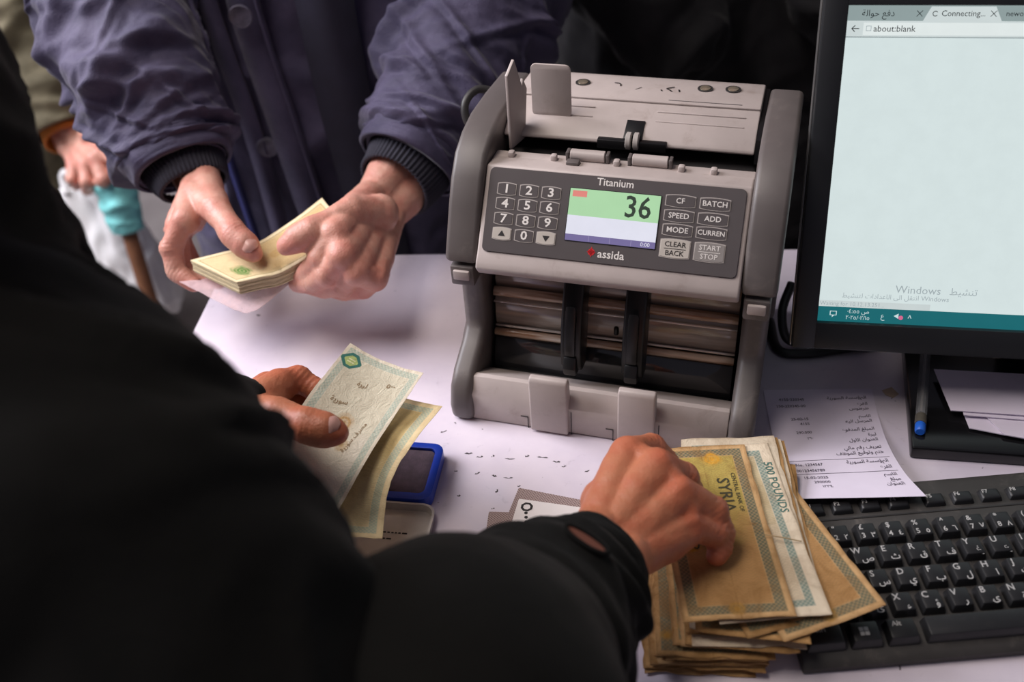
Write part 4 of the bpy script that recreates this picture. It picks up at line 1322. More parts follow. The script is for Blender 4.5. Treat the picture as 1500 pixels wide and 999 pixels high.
def chain(pts, rad):
    return [(pts[i], rad[i], pts[i + 1], rad[i + 1]) for i in range(len(pts) - 1)]


def skin_material(name, base, red, dark):
    m, nt, b, tc = new_mat(name)
    at = nt.nodes.new('ShaderNodeAttribute')
    at.attribute_name = 'flush'
    o = tc.outputs['Object']
    col = mixc(nt, noise(nt, o, 45, 5).step(0.35, 0.7) * 0.55, lin(base), lin(red))
    col = mixc(nt, E(nt, at.outputs['Fac']), col, lin(red))
    col = mixc(nt, noise(nt, o, 240, 4).step(0.62, 0.8) * 0.35, col, lin(dark))
    nt.links.new(col, b.inputs['Base Color'])
    b.inputs['Roughness'].default_value = 0.48
    b.inputs['Subsurface Weight'].default_value = 0.12
    b.inputs['Subsurface Radius'].default_value = (0.006, 0.002, 0.001)
    b.inputs['Subsurface Scale'].default_value = 0.5
    vo = nt.nodes.new('ShaderNodeTexVoronoi')
    vo.inputs['Scale'].default_value = 520
    nt.links.new(o, vo.inputs['Vector'])
    h = E(nt, vo.outputs['Distance']) * 0.5 + noise(nt, o, 160, 5) * 0.9
    bump(nt, b, h, 0.35, 0.0009)
    return m


def hand_geo(wrist, fore, mcps, fingers, thumb, rw=(0.019, 0.016), rf=0.0092, rt=0.0112, scale=1.0, fat=1.0, dorsal=None, voxel=0.0013):
    """a hand from its joints: wrist and forearm point, four knuckles, finger joints (pip, dip, tip), thumb (base, knuckle, joint, tip)"""
    wrist, fore = np.asarray(wrist), np.asarray(fore)
    M = [np.asarray(m) for m in mcps]
    caps = []
    across = M[0] - M[3]
    across /= np.linalg.norm(across)
    ax = wrist - fore
    ax /= np.linalg.norm(ax)
    side = across - ax * (across @ ax)
    side /= np.linalg.norm(side)
    nrm = np.cross(ax, side)
    if dorsal is not None and nrm @ np.asarray(dorsal) < 0:
        nrm = -nrm
    wl, wr = wrist + side * 0.011, wrist - side * 0.011
    for q, q2 in ((wl, fore + side * 0.013), (wr, fore - side * 0.013)):
        caps.append((q, rw[1] * fat, q2, rw[0] * 1.2 * fat))
    kr = [0.0122, 0.0124, 0.0116, 0.0102]
    for i, m in enumerate(M):
        w = wl + (wr - wl) * i / 3
        caps.append((w - nrm * 0.002, 0.0145 * fat, m - nrm * 0.0035, kr[i] * fat))
        low = m * 0.72 + w * 0.28 - nrm * 0.009
        caps.append((w - nrm * 0.007, 0.013 * fat, low, 0.0115 * fat))
        caps.append((w + nrm * 0.0085, 0.0040, m + nrm * 0.0058, 0.0046))          # tendon
    for i in range(3):
        caps.append((M[i] - nrm * 0.004, 0.0105 * fat, M[i + 1] - nrm * 0.004, 0.0100 * fat))
        caps.append((M[i] * 0.5 + wrist * 0.5 - nrm * 0.004, 0.0135 * fat, M[i + 1] * 0.5 + wrist * 0.5 - nrm * 0.004, 0.0135 * fat))
    fr = [1.0, 1.03, 0.98, 0.86]
    hot = [(m + nrm * 0.006, 0.013, 0.55) for m in M]
    for i, f in enumerate(fingers):
        if f is None:
            continue
        p = [M[i] - nrm * 0.001] + [np.asarray(q) for q in f]
        r = np.array([1.14, 1.06, 0.94, 0.80]) * rf * fr[i]
        caps += chain([p[0], (p[0] + p[1]) / 2, p[1], (p[1] + p[2]) / 2, p[2], p[3]], [r[0], r[0] * 0.94, r[1], r[1] * 0.90, r[2], r[3]])
        caps.append((p[1] + nrm * 0.0008, r[1] * 1.06, p[1], r[1] * 1.06))
        hot += [(p[1], 0.011, 0.5), (p[3], 0.013, 0.45)]
    t = [np.asarray(q) for q in thumb]
    tm, td = (t[1] + t[2]) / 2, t[2] * 0.45 + t[3] * 0.55
    caps += chain([t[0], t[1], tm, t[2], td, t[3]], np.array([1.38, 1.16, 0.96, 1.06, 1.06, 0.74]) * rt)
    caps.append((wl - nrm * 0.004, 0.0150 * fat, t[1], 0.0125 * fat))
    caps.append((t[0], 0.016 * fat, M[0] * 0.6 + wrist * 0.4 - nrm * 0.008, 0.0125 * fat))
    hot += [(t[2], 0.013, 0.5), (t[3], 0.014, 0.5), (t[1], 0.014, 0.35)]
    V, Fc = blob(caps, voxel, 5)
    N = vnormals(V, Fc)
    # creases over the finger joints
    for f in list(fingers) + [thumb[1:]]:
        if f is None:
            continue
        seq = [np.asarray(q) for q in f]
        for k in range(min(2, len(seq) - 1)):
            c = seq[k]
            a = seq[k + 1] - c
            a /= np.linalg.norm(a)
            dv = V - c
            w = np.exp(-(dv ** 2).sum(1) / 0.010 ** 2)
            V = V + N * (w * 0.00045 * np.sin((dv @ a) * 2 * math.pi / 0.0038))[:, None]
    V = V + N * (0.0006 * fbm(V * 70, 3))[:, None]
    fl = np.zeros(len(V))
    for c, r, s in hot:
        fl = np.maximum(fl, s * np.exp(-((V - c) ** 2).sum(1) / r ** 2))
    return V, Fc, fl


def nail(tip, joint, up, m, parent, w=0.0075, l=0.0115, lift=0.0124):
    """fingernail plate on the back of a finger end"""
    tip, joint, up = np.asarray(tip), np.asarray(joint), np.asarray(up, float)
    a = tip - joint
    a /= np.linalg.norm(a)
    up = up - a * (up @ a)
    up /= np.linalg.norm(up)
    sd = np.cross(a, up)
    v, f = [], []
    n1, n2 = 8, 8
    for i in range(n1 + 1):
        for j in range(n2 + 1):
            x, y = -1 + 2 * j / n2, -1 + 2 * i / n1
            k = 1.0 - 0.22 * abs(x) ** 3 * (y > 0) - 0.1 * abs(x) ** 3
            p = tip + a * (y * l * 0.5 * k - l * 0.28) + sd * x * w * (1 - 0.25 * max(0, abs(y)) ** 3) * 0.92 + up * (lift - 0.0036 * x * x - 0.0026 * max(0, y) ** 2)
            v.append(p)
    for i in range(n1):
        for j in range(n2):
            q = i * (n2 + 1) + j
            f.append((q, q + 1, q + n2 + 2, q + n2 + 1))
    k = len(v)
    v += [p - up * 0.0008 for p in v]
    f += [tuple(x + k for x in q[::-1]) for q in f]
    return link('fingernail', mesh('fingernail', v, f, True), m, parent)


def join_geo(parts):
    V, Fc, A, k = [], [], [], 0
    for p in parts:
        v, f = p[0], p[1]
        V.append(v)
        Fc += [tuple(i + k for i in q) for q in f]
        A.append(p[2] if len(p) > 2 else np.zeros(len(v)))
        k += len(v)
    return np.vstack(V), Fc, np.concatenate(A)


def skin_object(parts, m, parent):
    V, Fc, A = join_geo(parts)
    me = mesh('body', V, Fc, True)
    at = me.attributes.new('flush', 'FLOAT', 'POINT')
    at.data.foreach_set('value', A.astype(np.float32))
    return link('body', me, m, parent)


def head_caps(neck, head, face):
    """neck base, head centre, facing direction"""
    neck, head, face = np.asarray(neck), np.asarray(head), np.asarray(face, float)
    face /= np.linalg.norm(face)
    up = head - neck
    up /= np.linalg.norm(up)
    sd = np.cross(face, up)
    sd /= np.linalg.norm(sd)
    c = [(neck, 0.058, head - up * 0.06, 0.052), (head + up * 0.03 - face * 0.02, 0.086, head + up * 0.02 + face * 0.015, 0.082),
         (head + face * 0.03, 0.066, head - up * 0.075 + face * 0.055, 0.038), (head - up * 0.085 + face * 0.078, 0.019, head - up * 0.08 + face * 0.068, 0.024),
         (head + up * 0.012 + face * 0.090, 0.009, head - up * 0.030 + face * 0.108, 0.0125), (head - up * 0.055 + face * 0.088 - sd * 0.018, 0.008, head - up * 0.055 + face * 0.088 + sd * 0.018, 0.008)]
    for s in (-1, 1):
        c.append((head + sd * s * 0.082 + up * 0.022 - face * 0.008, 0.011, head + sd * s * 0.080 - up * 0.025, 0.008))
        c.append((head + sd * s * 0.018 + up * 0.030 + face * 0.084, 0.010, head + sd * s * 0.045 + up * 0.028 + face * 0.074, 0.009))
    return c


def hair_caps(head, neck, face):
    head, face, neck = np.asarray(head), np.asarray(face, float), np.asarray(neck)
    face /= np.linalg.norm(face)
    up = head - neck
    up /= np.linalg.norm(up)
    return [(head + up * 0.050 - face * 0.028, 0.088, head + up * 0.055 + face * 0.010, 0.078), (head - face * 0.035, 0.080, head - up * 0.045 - face * 0.040, 0.062)]


def fold_field(seed, n, tilt=0.5, amp=(0.003, 0.008), width=(0.03, 0.07), span=(0.5, 1.4), t0=0.0, t1=1.0):
    """radial displacement of a sleeve: n soft creases running mostly around it"""
    r = np.random.RandomState(seed)
    F = [(r.uniform(t0, t1), r.uniform(0, 2 * math.pi), r.normal(0, tilt), r.uniform(*amp), r.uniform(*width), r.uniform(*span)) for _ in range(n)]

    def g(T, TH):
        out = np.zeros_like(T)
        for tc_, th, k, a, w, sp in F:
            dth = (TH - th + math.pi) % (2 * math.pi) - math.pi
            x = (T - tc_ - k * 0.10 * dth) / w
            out += a * np.exp(-np.abs(x) ** 1.8) * np.exp(-(dth / sp) ** 2) - 0.45 * a * np.exp(-((x - 1.7) / 0.9) ** 2) * np.exp(-(dth / sp) ** 2)
        return out + 0.0012 * fbm(np.stack([T * 22, np.cos(TH) * 2.2, np.sin(TH) * 2.2], -1), 3)
    return g


def fold_two(seed):
    a = fold_field(seed, 20, 1.0, (0.006, 0.011), (0.026, 0.046), (0.5, 1.2), 0.35, 0.92)
    b = fold_field(seed + 50, 44, 1.2, (0.003, 0.0062), (0.010, 0.020), (0.35, 0.9), 0.40, 0.94)
    return lambda T, TH: a(T, TH) + b(T, TH)


def shell_tube(name, pts, rad, m, parent, n, nv, disp=None, thick=0.003, flat=1.0):
    """open sleeve with wall thickness: the far end (last point) shows its hem"""
    path = smooth_path(pts, n)
    r = np.interp(np.linspace(0, 1, n), np.linspace(0, 1, len(rad)), rad)
    V, Fc = tube_arrays(path, r, nv, disp, cap=False, flat=flat)
    V2, F2 = tube_arrays(path, r - thick, nv, disp, cap=False, flat=flat)
    k = len(V)
    A = np.vstack([V, V2])
    faces = Fc + [tuple(x + k for x in q[::-1]) for q in F2]
    for b0 in (0, (n - 1) * nv):
        for j in range(nv):
            a, b_ = b0 + j, b0 + (j + 1) % nv
            faces.append((a, b_, b_ + k, a + k) if b0 else (b_, a, a + k, b_ + k))
    return link(name, mesh(name, A, faces, True), m, parent)


def cloth_material(name, rgb, hi, rough=0.75, weave=900, sheen=0.15, bstr=0.2):
    m, nt, b, tc = new_mat(name)
    o = tc.outputs['Object']
    col = mixc(nt, noise(nt, o, 14, 5).step(0.35, 0.7), lin(rgb), lin(hi))
    nt.links.new(col, b.inputs['Base Color'])
    b.inputs['Roughness'].default_value = rough
    b.inputs['Specular IOR Level'].default_value = 0.25
    b.inputs['Sheen Weight'].default_value = sheen
    b.inputs['Sheen Roughness'].default_value = 0.4
    h = noise(nt, o, weave, 2) * 0.4 + noise(nt, o, 38, 4, 0.6, 0.8) * 1.0
    bump(nt, b, h, bstr, 0.004)
    return m


def cloth_blob(name, caps, voxel, m, parent, smooth=10, amp=0.010, freq=(7, 7, 3.2), seed=0.0):
    V, Fc = blob(caps, voxel, smooth)
    N = vnormals(V, Fc)
    q = V * np.array(freq) + seed
    warp = fbm(V * 5 + seed, 2)[:, None]
    rid = 1 - np.abs(fbm(q + warp * 1.3, 3)) * 2
    V = V + N * (amp * (rid - 0.5))[:, None]
    return link(name, mesh(name, V, Fc, True), m, parent)


def trousers(parent, hip, feet, m, m_shoe):
    caps = []
    for s, ft in zip((-1, 1), feet):
        h = np.asarray(hip) + np.array([0.085 * s, 0, 0])
        ft = np.asarray(ft, float)
        kn = (h + ft) / 2 + np.array([0, -0.01, 0])
        caps += [(h, 0.095, kn, 0.065), (kn, 0.065, ft + (0, 0, 0.06), 0.055)]
    cloth_blob('trousers', caps, 0.008, m, parent, 6, 0.004)
    for ft in feet:
        ft = np.asarray(ft, float)
        v, f = blob([(ft + (0, 0.04, 0.045), 0.042, ft + (0, -0.10, 0.035), 0.036), (ft + (0, -0.10, 0.035), 0.036, ft + (0, -0.17, 0.03), 0.030)], 0.006, 3)
        v[:, 2] = np.maximum(v[:, 2], -0.75)
        link('shoe', mesh('shoe', v, f, True), m_shoe, parent)


m_nail = mat('fingernail', (206, 158, 146), 0.3, var=0.05)
m_trouser = mat('dark_trousers', (34, 34, 40), 0.85, var=0.15, scale=30, bmp=0.2)
m_shoe = mat('black_shoe', (20, 19, 19), 0.45)
m_hair = mat('dark_hair', (24, 20, 18), 0.6, var=0.3, scale=120, bmp=0.6, bscale=400)

# ============ person in the navy jacket
navy = empty('person', (-0.20, 1.17, -0.75), 0, 'person in a navy blue padded jacket counting a bundle of banknotes across the table', 'person')
navy_inv = Matrix.Translation(-Vector(navy.location))
def adopt(o, par=None):
    """keep a mesh built in world coordinates where it is under its person"""
    p = par or o.parent
    while p.parent:
        p = p.parent
    if o.parent is p:
        o.matrix_parent_inverse = Matrix.Translation(-Vector(p.location))
    return o
m_skin_a = skin_material('skin_rosy', (208, 158, 140), (196, 116, 102), (150, 88, 76))
m_navy = cloth_material('navy_cotton', (62, 58, 82), (84, 78, 104), 0.6, bstr=0.45, sheen=0.18)
m_rib = mat('navy_rib_knit', (40, 39, 52), 0.85, var=0.1, scale=80, bmp=0.2)

# --- hand on the left of the picture (holds the bundle's end, thumb on top)
J = pz
hl = dict(wrist=py(290, 268, 0.868), fore=py(283, 232, 0.905),
          mcps=[J(266, 324, 0.106), J(258, 330, 0.090), J(256, 336, 0.074), J(260, 342, 0.060)],
          fingers=[[J(252, 364, 0.084), J(258, 398, 0.065), J(284, 416, 0.057)],
                   [J(262, 374, 0.068), J(276, 400, 0.054), J(304, 412, 0.050)],
                   [J(272, 382, 0.056), J(292, 402, 0.046), J(320, 412, 0.044)],
                   [J(282, 386, 0.048), J(302, 402, 0.040), J(327, 410, 0.040)]],
          thumb=[J(290, 290, 0.108), J(316, 306, 0.114), J(343, 343, 0.109), J(371, 370, 0.098)])
GL = hand_geo(**hl, dorsal=(-0.6, -0.1, 0.8), fat=1.08, rf=0.0098, rt=0.0122)
# --- hand on the right of the picture (back of the hand up, fingers wrapped under the bundle)
hr = dict(wrist=py(562, 296, 0.842), fore=py(600, 246, 0.885),
          mcps=[J(494, 340, 0.116), J(504, 372, 0.105), J(524, 396, 0.090), J(552, 408, 0.074)],
          fingers=[[J(468, 378, 0.096), J(452, 398, 0.080), J(440, 408, 0.068)],
                   [J(478, 402, 0.084), J(455, 415, 0.070), J(436, 415, 0.061)],
                   [J(502, 418, 0.068), J(474, 423, 0.058), J(450, 418, 0.053)],
                   [J(532, 424, 0.056), J(505, 428, 0.050), J(480, 424, 0.047)]],
          thumb=[J(556, 312, 0.098), J(514, 310, 0.116), J(458, 338, 0.116), J(420, 360, 0.106)])
GR = hand_geo(**hr, dorsal=(0.3, -0.5, 0.8), fat=1.15, rf=0.0102, rt=0.0122)
hd, nk, fc = np.array([-0.21, 1.10, 0.83]), np.array([-0.20, 1.16, 0.66]), (0, -0.8, -0.45)
sL, sR = np.array([-0.385, 1.17, 0.50]), np.array([-0.015, 1.17, 0.50])
eL, eR = py(118, -120, 1.08), py(735, -90, 1.07)
core = chain([sL, eL, hl['fore']], [0.05, 0.04, 0.024]) + chain([sR, eR, hr['fore']], [0.05, 0.04, 0.024]) + \
    [(sL, 0.06, sR, 0.06), ((-0.2, 1.18, 0.45), 0.12, (-0.2, 1.18, -0.05), 0.12)] + head_caps(nk, hd, fc)
body = skin_object([GL, GR, blob(core, 0.008, 4)], m_skin_a, navy)
adopt(body)
adopt(link('hair', mesh('hair', *blob(hair_caps(hd, nk, fc), 0.008, 4), True), m_hair, navy))
for h, up in ((hl, (0.25, -0.55, 0.8)),):
    nail(h['thumb'][3], h['thumb'][2], up, m_nail, body, 0.0080, 0.0125)
# --- jacket
def superell(cx, cy, a, b_, z, nv, fold):
    th = np.linspace(0, 2 * math.pi, nv, endpoint=False)
    c, s = np.cos(th), np.sin(th)
    x = a * np.sign(c) * np.abs(c) ** 0.8
    y = b_ * np.sign(s) * np.abs(s) ** 0.8
    return np.c_[cx + x, cy + y, np.full(nv, z)]
def torso(name, cx, cy, prof, m, parent, nz=150, nv=220, amp=0.008, seed=0.0, freq=(9, 9, 3)):
    zs = np.linspace(prof[0][0], prof[-1][0], nz)
    P = np.array(prof)
    a, b_ = np.interp(zs, P[:, 0], P[:, 1]), np.interp(zs, P[:, 0], P[:, 2])
    V = np.vstack([superell(cx, cy, a[i], b_[i], zs[i], nv, None) for i in range(nz)])
    N = V - np.c_[np.full(len(V), cx), np.full(len(V), cy), V[:, 2]]
    N /= np.linalg.norm(N, axis=1)[:, None]
    q = V * np.array(freq) + seed
    w = fbm(V * 4 + seed, 2)[:, None]
    V = V + N * (amp * (1 - 2 * np.abs(fbm(q + w * 1.5, 3))))[:, None]
    f = []
    for i in range(nz - 1):
        for j in range(nv):
            f.append((i * nv + j, i * nv + (j + 1) % nv, (i + 1) * nv + (j + 1) % nv, (i + 1) * nv + j))
    f.append(tuple(range(nv))[::-1])
    f.append(tuple((nz - 1) * nv + j for j in range(nv)))
    return link(name, mesh(name, V, f, True), m, parent)
jk = adopt(torso('jacket', -0.20, 1.18, [(-0.42, 0.205, 0.135), (-0.2, 0.205, 0.140), (0.1, 0.20, 0.138), (0.35, 0.205, 0.130), (0.50, 0.19, 0.115), (0.58, 0.12, 0.085), (0.64, 0.075, 0.07)], m_navy, navy, seed=2.0, amp=0.010))
def world_child(o, par):
    """child of a part, kept where it was built in world coordinates"""
    o.parent = par
    o.matrix_parent_inverse = Matrix.Identity(4)
    return o
# sleeves
sl = shell_tube('sleeve', [sL + (0, 0, 0.02), eL, py(160, -10, 1.035), py(212, 115, 0.955), py(250, 205, 0.905), py(268, 245, 0.884)], [0.082, 0.078, 0.075, 0.069, 0.057, 0.046], m_navy, jk, 300, 200,
                fold_two(5), 0.004)
world_child(sl, jk)
sr = shell_tube('sleeve', [sR + (0, 0, 0.02), eR, py(702, 20, 1.02), py(655, 130, 0.955), py(618, 205, 0.905), py(598, 240, 0.884)], [0.082, 0.080, 0.076, 0.069, 0.058, 0.049], m_navy, jk, 300, 200,
                fold_two(8), 0.004)
world_child(sr, jk)
rib = lambda T, TH: 0.0009 * np.cos(TH * 52) * np.ones_like(T)
for pts, rr in (([py(270, 242, 0.888), py(279, 258, 0.874), py(285, 272, 0.866)], [0.041, 0.037, 0.034]), ([py(603, 236, 0.890), py(590, 256, 0.872), py(577, 272, 0.858)], [0.045, 0.041, 0.038])):
    world_child(shell_tube('cuff', pts, rr, m_rib, jk, 18, 312, rib, 0.003), jk)
    e = np.asarray(pts[0])
# hems stitched round the sleeve ends
for pts, r0 in (([py(250, 205, 0.905), py(268, 245, 0.884)], 0.050), ([py(618, 205, 0.905), py(598, 240, 0.884)], 0.053)):
    a, b_ = np.asarray(pts[0]), np.asarray(pts[1])
    dvec = (b_ - a) / np.linalg.norm(b_ - a)
    c = b_ - dvec * 0.022
    world_child(shell_tube('hem_band', [c, (c + b_) / 2, b_ + dvec * 0.002], [r0 + 0.0025, r0 + 0.001, r0 - 0.001], m_navy, jk, 16, 120, fold_field(11, 16, 0.2, (0.001, 0.003), (0.2, 0.5), (0.2, 0.5)), 0.004), jk)
# front placket, zip and button
def front(x, z):
    """a point on the jacket's front"""
    a, b_ = 0.203, 0.139
    u = min(0.98, abs((x + 0.20) / a))
    c = u ** (1 / 0.8)
    return np.array([x, 1.18 - b_ * (math.sqrt(1 - c * c)) ** 0.8 - 0.008, z])
def strip(name, pts, w, th, m, lift=0.0):
    path = smooth_path(pts, 40)
    n = len(path)
    V, f = [], []
    for i, p in enumerate(path):
        for s, o_ in ((-1, 0), (-1, th), (1, th), (1, 0)):
            q = front(p[0] + s * w / 2, p[2])
            V.append(q + np.array([0, -(o_ + lift), 0]))
    for i in range(n - 1):
        for k in range(4):
            f.append((i * 4 + k, i * 4 + (k + 1) % 4, (i + 1) * 4 + (k + 1) % 4, (i + 1) * 4 + k))
    f += [(3, 2, 1, 0), tuple((n - 1) * 4 + k for k in range(4))]
    return world_child(link(name, mesh(name, V, f, True), m, jk), jk)
strip('placket', [front(-0.255, 0.42), front(-0.252, 0.22), front(-0.238, 0.08), front(-0.222, -0.08), front(-0.21, -0.30)], 0.034, 0.006, m_navy)
strip('placket_seam', [front(-0.241, 0.42), front(-0.238, 0.22), front(-0.224, 0.08), front(-0.208, -0.08), front(-0.196, -0.30)], 0.003, 0.003, mat('navy_seam', (72, 66, 92), 0.8), 0.005)
strip('facing', [front(-0.292, 0.42), front(-0.290, 0.22), front(-0.276, 0.08), front(-0.27, -0.08), front(-0.27, -0.30)], 0.022, 0.004, m_navy)
strip('lining_edge', [front(-0.315, 0.12), front(-0.312, 0.05), front(-0.305, -0.05), front(-0.300, -0.12)], 0.010, 0.005, mat('blue_lining', (40, 44, 100), 0.7))
strip('inner_panel', [front(-0.17, 0.30), front(-0.165, 0.10), front(-0.15, -0.10), front(-0.14, -0.28)], 0.060, 0.004, mat('dark_inner_panel', (42, 40, 58), 0.8, bmp=0.3, bscale=60))
bt = front(-0.2815, 0.205)
bq = py(353, 23, 1.02)
for q in (bq, front(-0.262, 0.05)):
    u = world_child(link('button', lathe_mesh('button', [(0.0, 0.0), (0.0115, 0.0), (0.0125, -0.002), (0.0115, -0.0045), (0.0085, -0.0035), (0.0, -0.0035)], 26, 'y'), mat('horn_button', (92, 88, 104), 0.35, var=0.3, scale=120), jk), jk)
    u.location = Vector(q)
    for dx, dz in ((-1, -1), (1, 1), (-1, 1), (1, -1)):
        pass
adopt(jk)
trousers(navy, (-0.20, 1.18, -0.20), [(-0.29, 1.20, -0.75), (-0.11, 1.20, -0.75)], m_trouser, m_shoe)
for o in navy.children:
    adopt(o)

# ============ person in black behind the machine
blk = empty('person', (0.34, 1.42, -0.75), 0, 'person in a plain black jacket standing behind the counting machine', 'person')
m_blackcloth = cloth_material('black_cloth', (24, 23, 26), (34, 33, 36), 0.8, bstr=0.3, sheen=0.1)
hd, nk = np.array([0.34, 1.36, 0.86]), np.array([0.34, 1.41, 0.68])
skin_object([blob([((0.34, 1.42, 0.5), 0.1, (0.34, 1.42, 0.0), 0.1)] + head_caps(nk, hd, (0, -0.9, -0.3)), 0.008, 4)], m_skin_a, blk)
link('hair', mesh('hair', *blob(hair_caps(hd, nk, (0, -0.9, -0.3)), 0.008, 4), True), m_hair, blk)
cloth_blob('jacket', [((0.22, 1.40, 0.50), 0.10, (0.46, 1.40, 0.50), 0.10), ((0.26, 1.41, 0.35), 0.16, (0.26, 1.41, -0.30), 0.155), ((0.42, 1.41, 0.35), 0.16, (0.42, 1.41, -0.30), 0.155),
                      ((0.14, 1.40, 0.50), 0.09, (0.09, 1.36, 0.22), 0.08), ((0.09, 1.36, 0.22), 0.08, (0.24, 1.24, 0.06), 0.065), ((0.54, 1.40, 0.50), 0.09, (0.60, 1.36, 0.22), 0.08), ((0.60, 1.36, 0.22), 0.08, (0.44, 1.22, 0.10), 0.065)],
           0.008, m_blackcloth, blk, 8, 0.016, (8, 8, 6), 4.0)
trousers(blk, (0.34, 1.42, -0.22), [(0.25, 1.44, -0.75), (0.43, 1.44, -0.75)], m_trouser, m_shoe)
for o in blk.children:
    adopt(o)

# ============ person in olive with a walking stick and a bag
oli = empty('person', (-0.90, 1.72, -0.75), 0, 'person in an olive jacket at the left edge holding a stick', 'person')
m_olive = cloth_material('olive_cloth', (92, 86, 68), (122, 114, 92), 0.8, bstr=0.3)
ow = py(108, 212, 1.43)
of_ = py(92, 165, 1.47)
ho = dict(wrist=ow, fore=of_, mcps=[py(150, 215, 1.37), py(138, 232, 1.36), py(122, 240, 1.37), py(106, 240, 1.39)],
          fingers=[[py(172, 240, 1.345), py(170, 262, 1.36), py(158, 268, 1.385)], [py(152, 262, 1.34), py(146, 276, 1.365), py(146, 268, 1.39)], [py(128, 266, 1.35), py(128, 278, 1.375), py(134, 268, 1.40)], [py(106, 262, 1.37), py(112, 272, 1.39), py(120, 264, 1.41)]],
          thumb=[py(132, 195, 1.40), py(156, 200, 1.38), py(178, 225, 1.37), py(182, 250, 1.375)])
GO = hand_geo(**ho, dorsal=(0.1, -0.7, 0.6), fat=1.1, rf=0.0105, rt=0.012, voxel=0.002)
hd, nk = np.array([-0.90, 1.66, 0.80]), np.array([-0.90, 1.71, 0.62])
el = py(-30, -80, 1.60)
skin_object([GO, blob(chain([(-0.74, 1.72, 0.45), el, of_], [0.05, 0.04, 0.024]) + [((-0.90, 1.72, 0.42), 0.1, (-0.90, 1.72, -0.1), 0.1), ((-0.74, 1.72, 0.45), 0.05, (-0.9, 1.72, 0.42), 0.08)] + head_caps(nk, hd, (0.3, -0.9, -0.2)), 0.008, 4)], m_skin_a, oli)
link('hair', mesh('hair', *blob(hair_caps(hd, nk, (0.3, -0.9, -0.2)), 0.008, 4), True), m_hair, oli)
oj = cloth_blob('jacket', [((-1.02, 1.72, 0.46), 0.09, (-0.76, 1.72, 0.46), 0.09), ((-0.96, 1.73, 0.35), 0.15, (-0.96, 1.73, -0.25), 0.15), ((-0.84, 1.73, 0.35), 0.15, (-0.84, 1.73, -0.25), 0.15)], 0.010, m_olive, oli, 6, 0.012, (8, 8, 6), 1.0)
world_child(shell_tube('sleeve', [(-0.74, 1.72, 0.47), el, py(10, 20, 1.55), py(62, 110, 1.50), py(100, 190, 1.45)], [0.085, 0.085, 0.082, 0.074, 0.058], m_olive, oj, 110, 90, fold_field(21, 36, 0.8, (0.004, 0.011), (0.02, 0.05), (0.5, 1.3), 0.2, 1.0), 0.004), oj)
world_child(shell_tube('cuff', [py(98, 184, 1.455), py(102, 196, 1.448), py(105, 205, 1.44)], [0.044, 0.043, 0.041], mat('orange_thread', (196, 120, 44), 0.8), oj, 8, 60, None, 0.003), oj)
trousers(oli, (-0.90, 1.73, -0.20), [(-0.99, 1.75, -0.75), (-0.80, 1.75, -0.75)], m_trouser, m_shoe)
for o in oli.children:
    adopt(o)

# walking stick with a teal wrapped grip
s0, s1, s2 = py(165, 262, 1.37), py(205, 345, 1.33), py(232, 480, 1.30)
sv = (s2 - s0) / np.linalg.norm(s2 - s0)
send = s0 + sv * ((-0.745 - s0[2]) / sv[2])
stick = empty('walking_stick', send, 0, 'brown walking stick with a teal cloth wrapped round its grip', 'walking stick')
def in_stick(o):
    o.matrix_parent_inverse = Matrix.Translation(-Vector(send))
    return o
in_stick(tube('shaft', [s0, (s0 + send) / 2, send], [0.012, 0.012, 0.010], mat('brown_wood', (126, 84, 58), 0.5, var=0.2, scale=30), stick, 20, 14))
p0_ = s0 + sv * 0.0
world_grip = shell_tube('grip_wrap', [s0 - sv * 0.005, s0 + sv * 0.04, s0 + sv * 0.075, s0 + sv * 0.085], [0.026, 0.030, 0.024, 0.018], mat('teal_cloth', (128, 206, 206), 0.8, var=0.12, scale=40), stick, 50, 60, fold_field(31, 16, 0.4, (0.002, 0.005), (0.05, 0.1), (0.5, 1.2)), 0.003)
in_stick(world_grip)

# white carrier bag hanging beside the stick
b0 = py(174, 362, 1.44)
bagc = np.array([b0[0], b0[1], 0])
zt, zb = py(170, 270, 1.44)[2], py(178, 462, 1.44)[2]
nz, nv = 60, 90
V, f = [], []
for i in range(nz):
    a = i / (nz - 1)
    z = zt + (zb - zt) * a
    w = np.interp(a, [0, 0.1, 0.5, 0.85, 0.97, 1], [0.045, 0.05, 0.066, 0.070, 0.055, 0.02])
    dp_ = np.interp(a, [0, 0.1, 0.5, 0.85, 0.97, 1], [0.006, 0.012, 0.035, 0.045, 0.034, 0.01])
    cx = b0[0] + np.interp(a, [0, 1], [-0.018, 0.010])
    for j in range(nv):
        th = 2 * math.pi * j / nv
        V.append((cx + w * math.cos(th), b0[1] + dp_ * math.sin(th), z))
V = np.array(V)
nn = V - np.c_[np.full(len(V), b0[0]), np.full(len(V), b0[1]), V[:, 2]]
nn /= np.linalg.norm(nn, axis=1)[:, None]
V = V + nn * (0.008 * (1 - 2 * np.abs(fbm(V * np.array([22, 22, 9]) + 3, 3))))[:, None]
for i in range(nz - 1):
    for j in range(nv):
        f.append((i * nv + j, (i + 1) * nv + j, (i + 1) * nv + (j + 1) % nv, i * nv + (j + 1) % nv))
f.append(tuple(range(nv)))
f.append(tuple((nz - 1) * nv + j for j in range(nv))[::-1])
bag = empty('carrier_bag', (b0[0], b0[1], zb), 0, 'crinkled white plastic carrier bag hanging behind the black sleeve', 'bag')
m_bag = mat('white_film', (252, 250, 250), 0.35, var=0.06, scale=30, bmp=0.2, bscale=60)
o = link('bag_body', mesh('bag_body', V, f, True), m_bag, bag)
o.matrix_parent_inverse = Matrix.Translation(-Vector(bag.location))
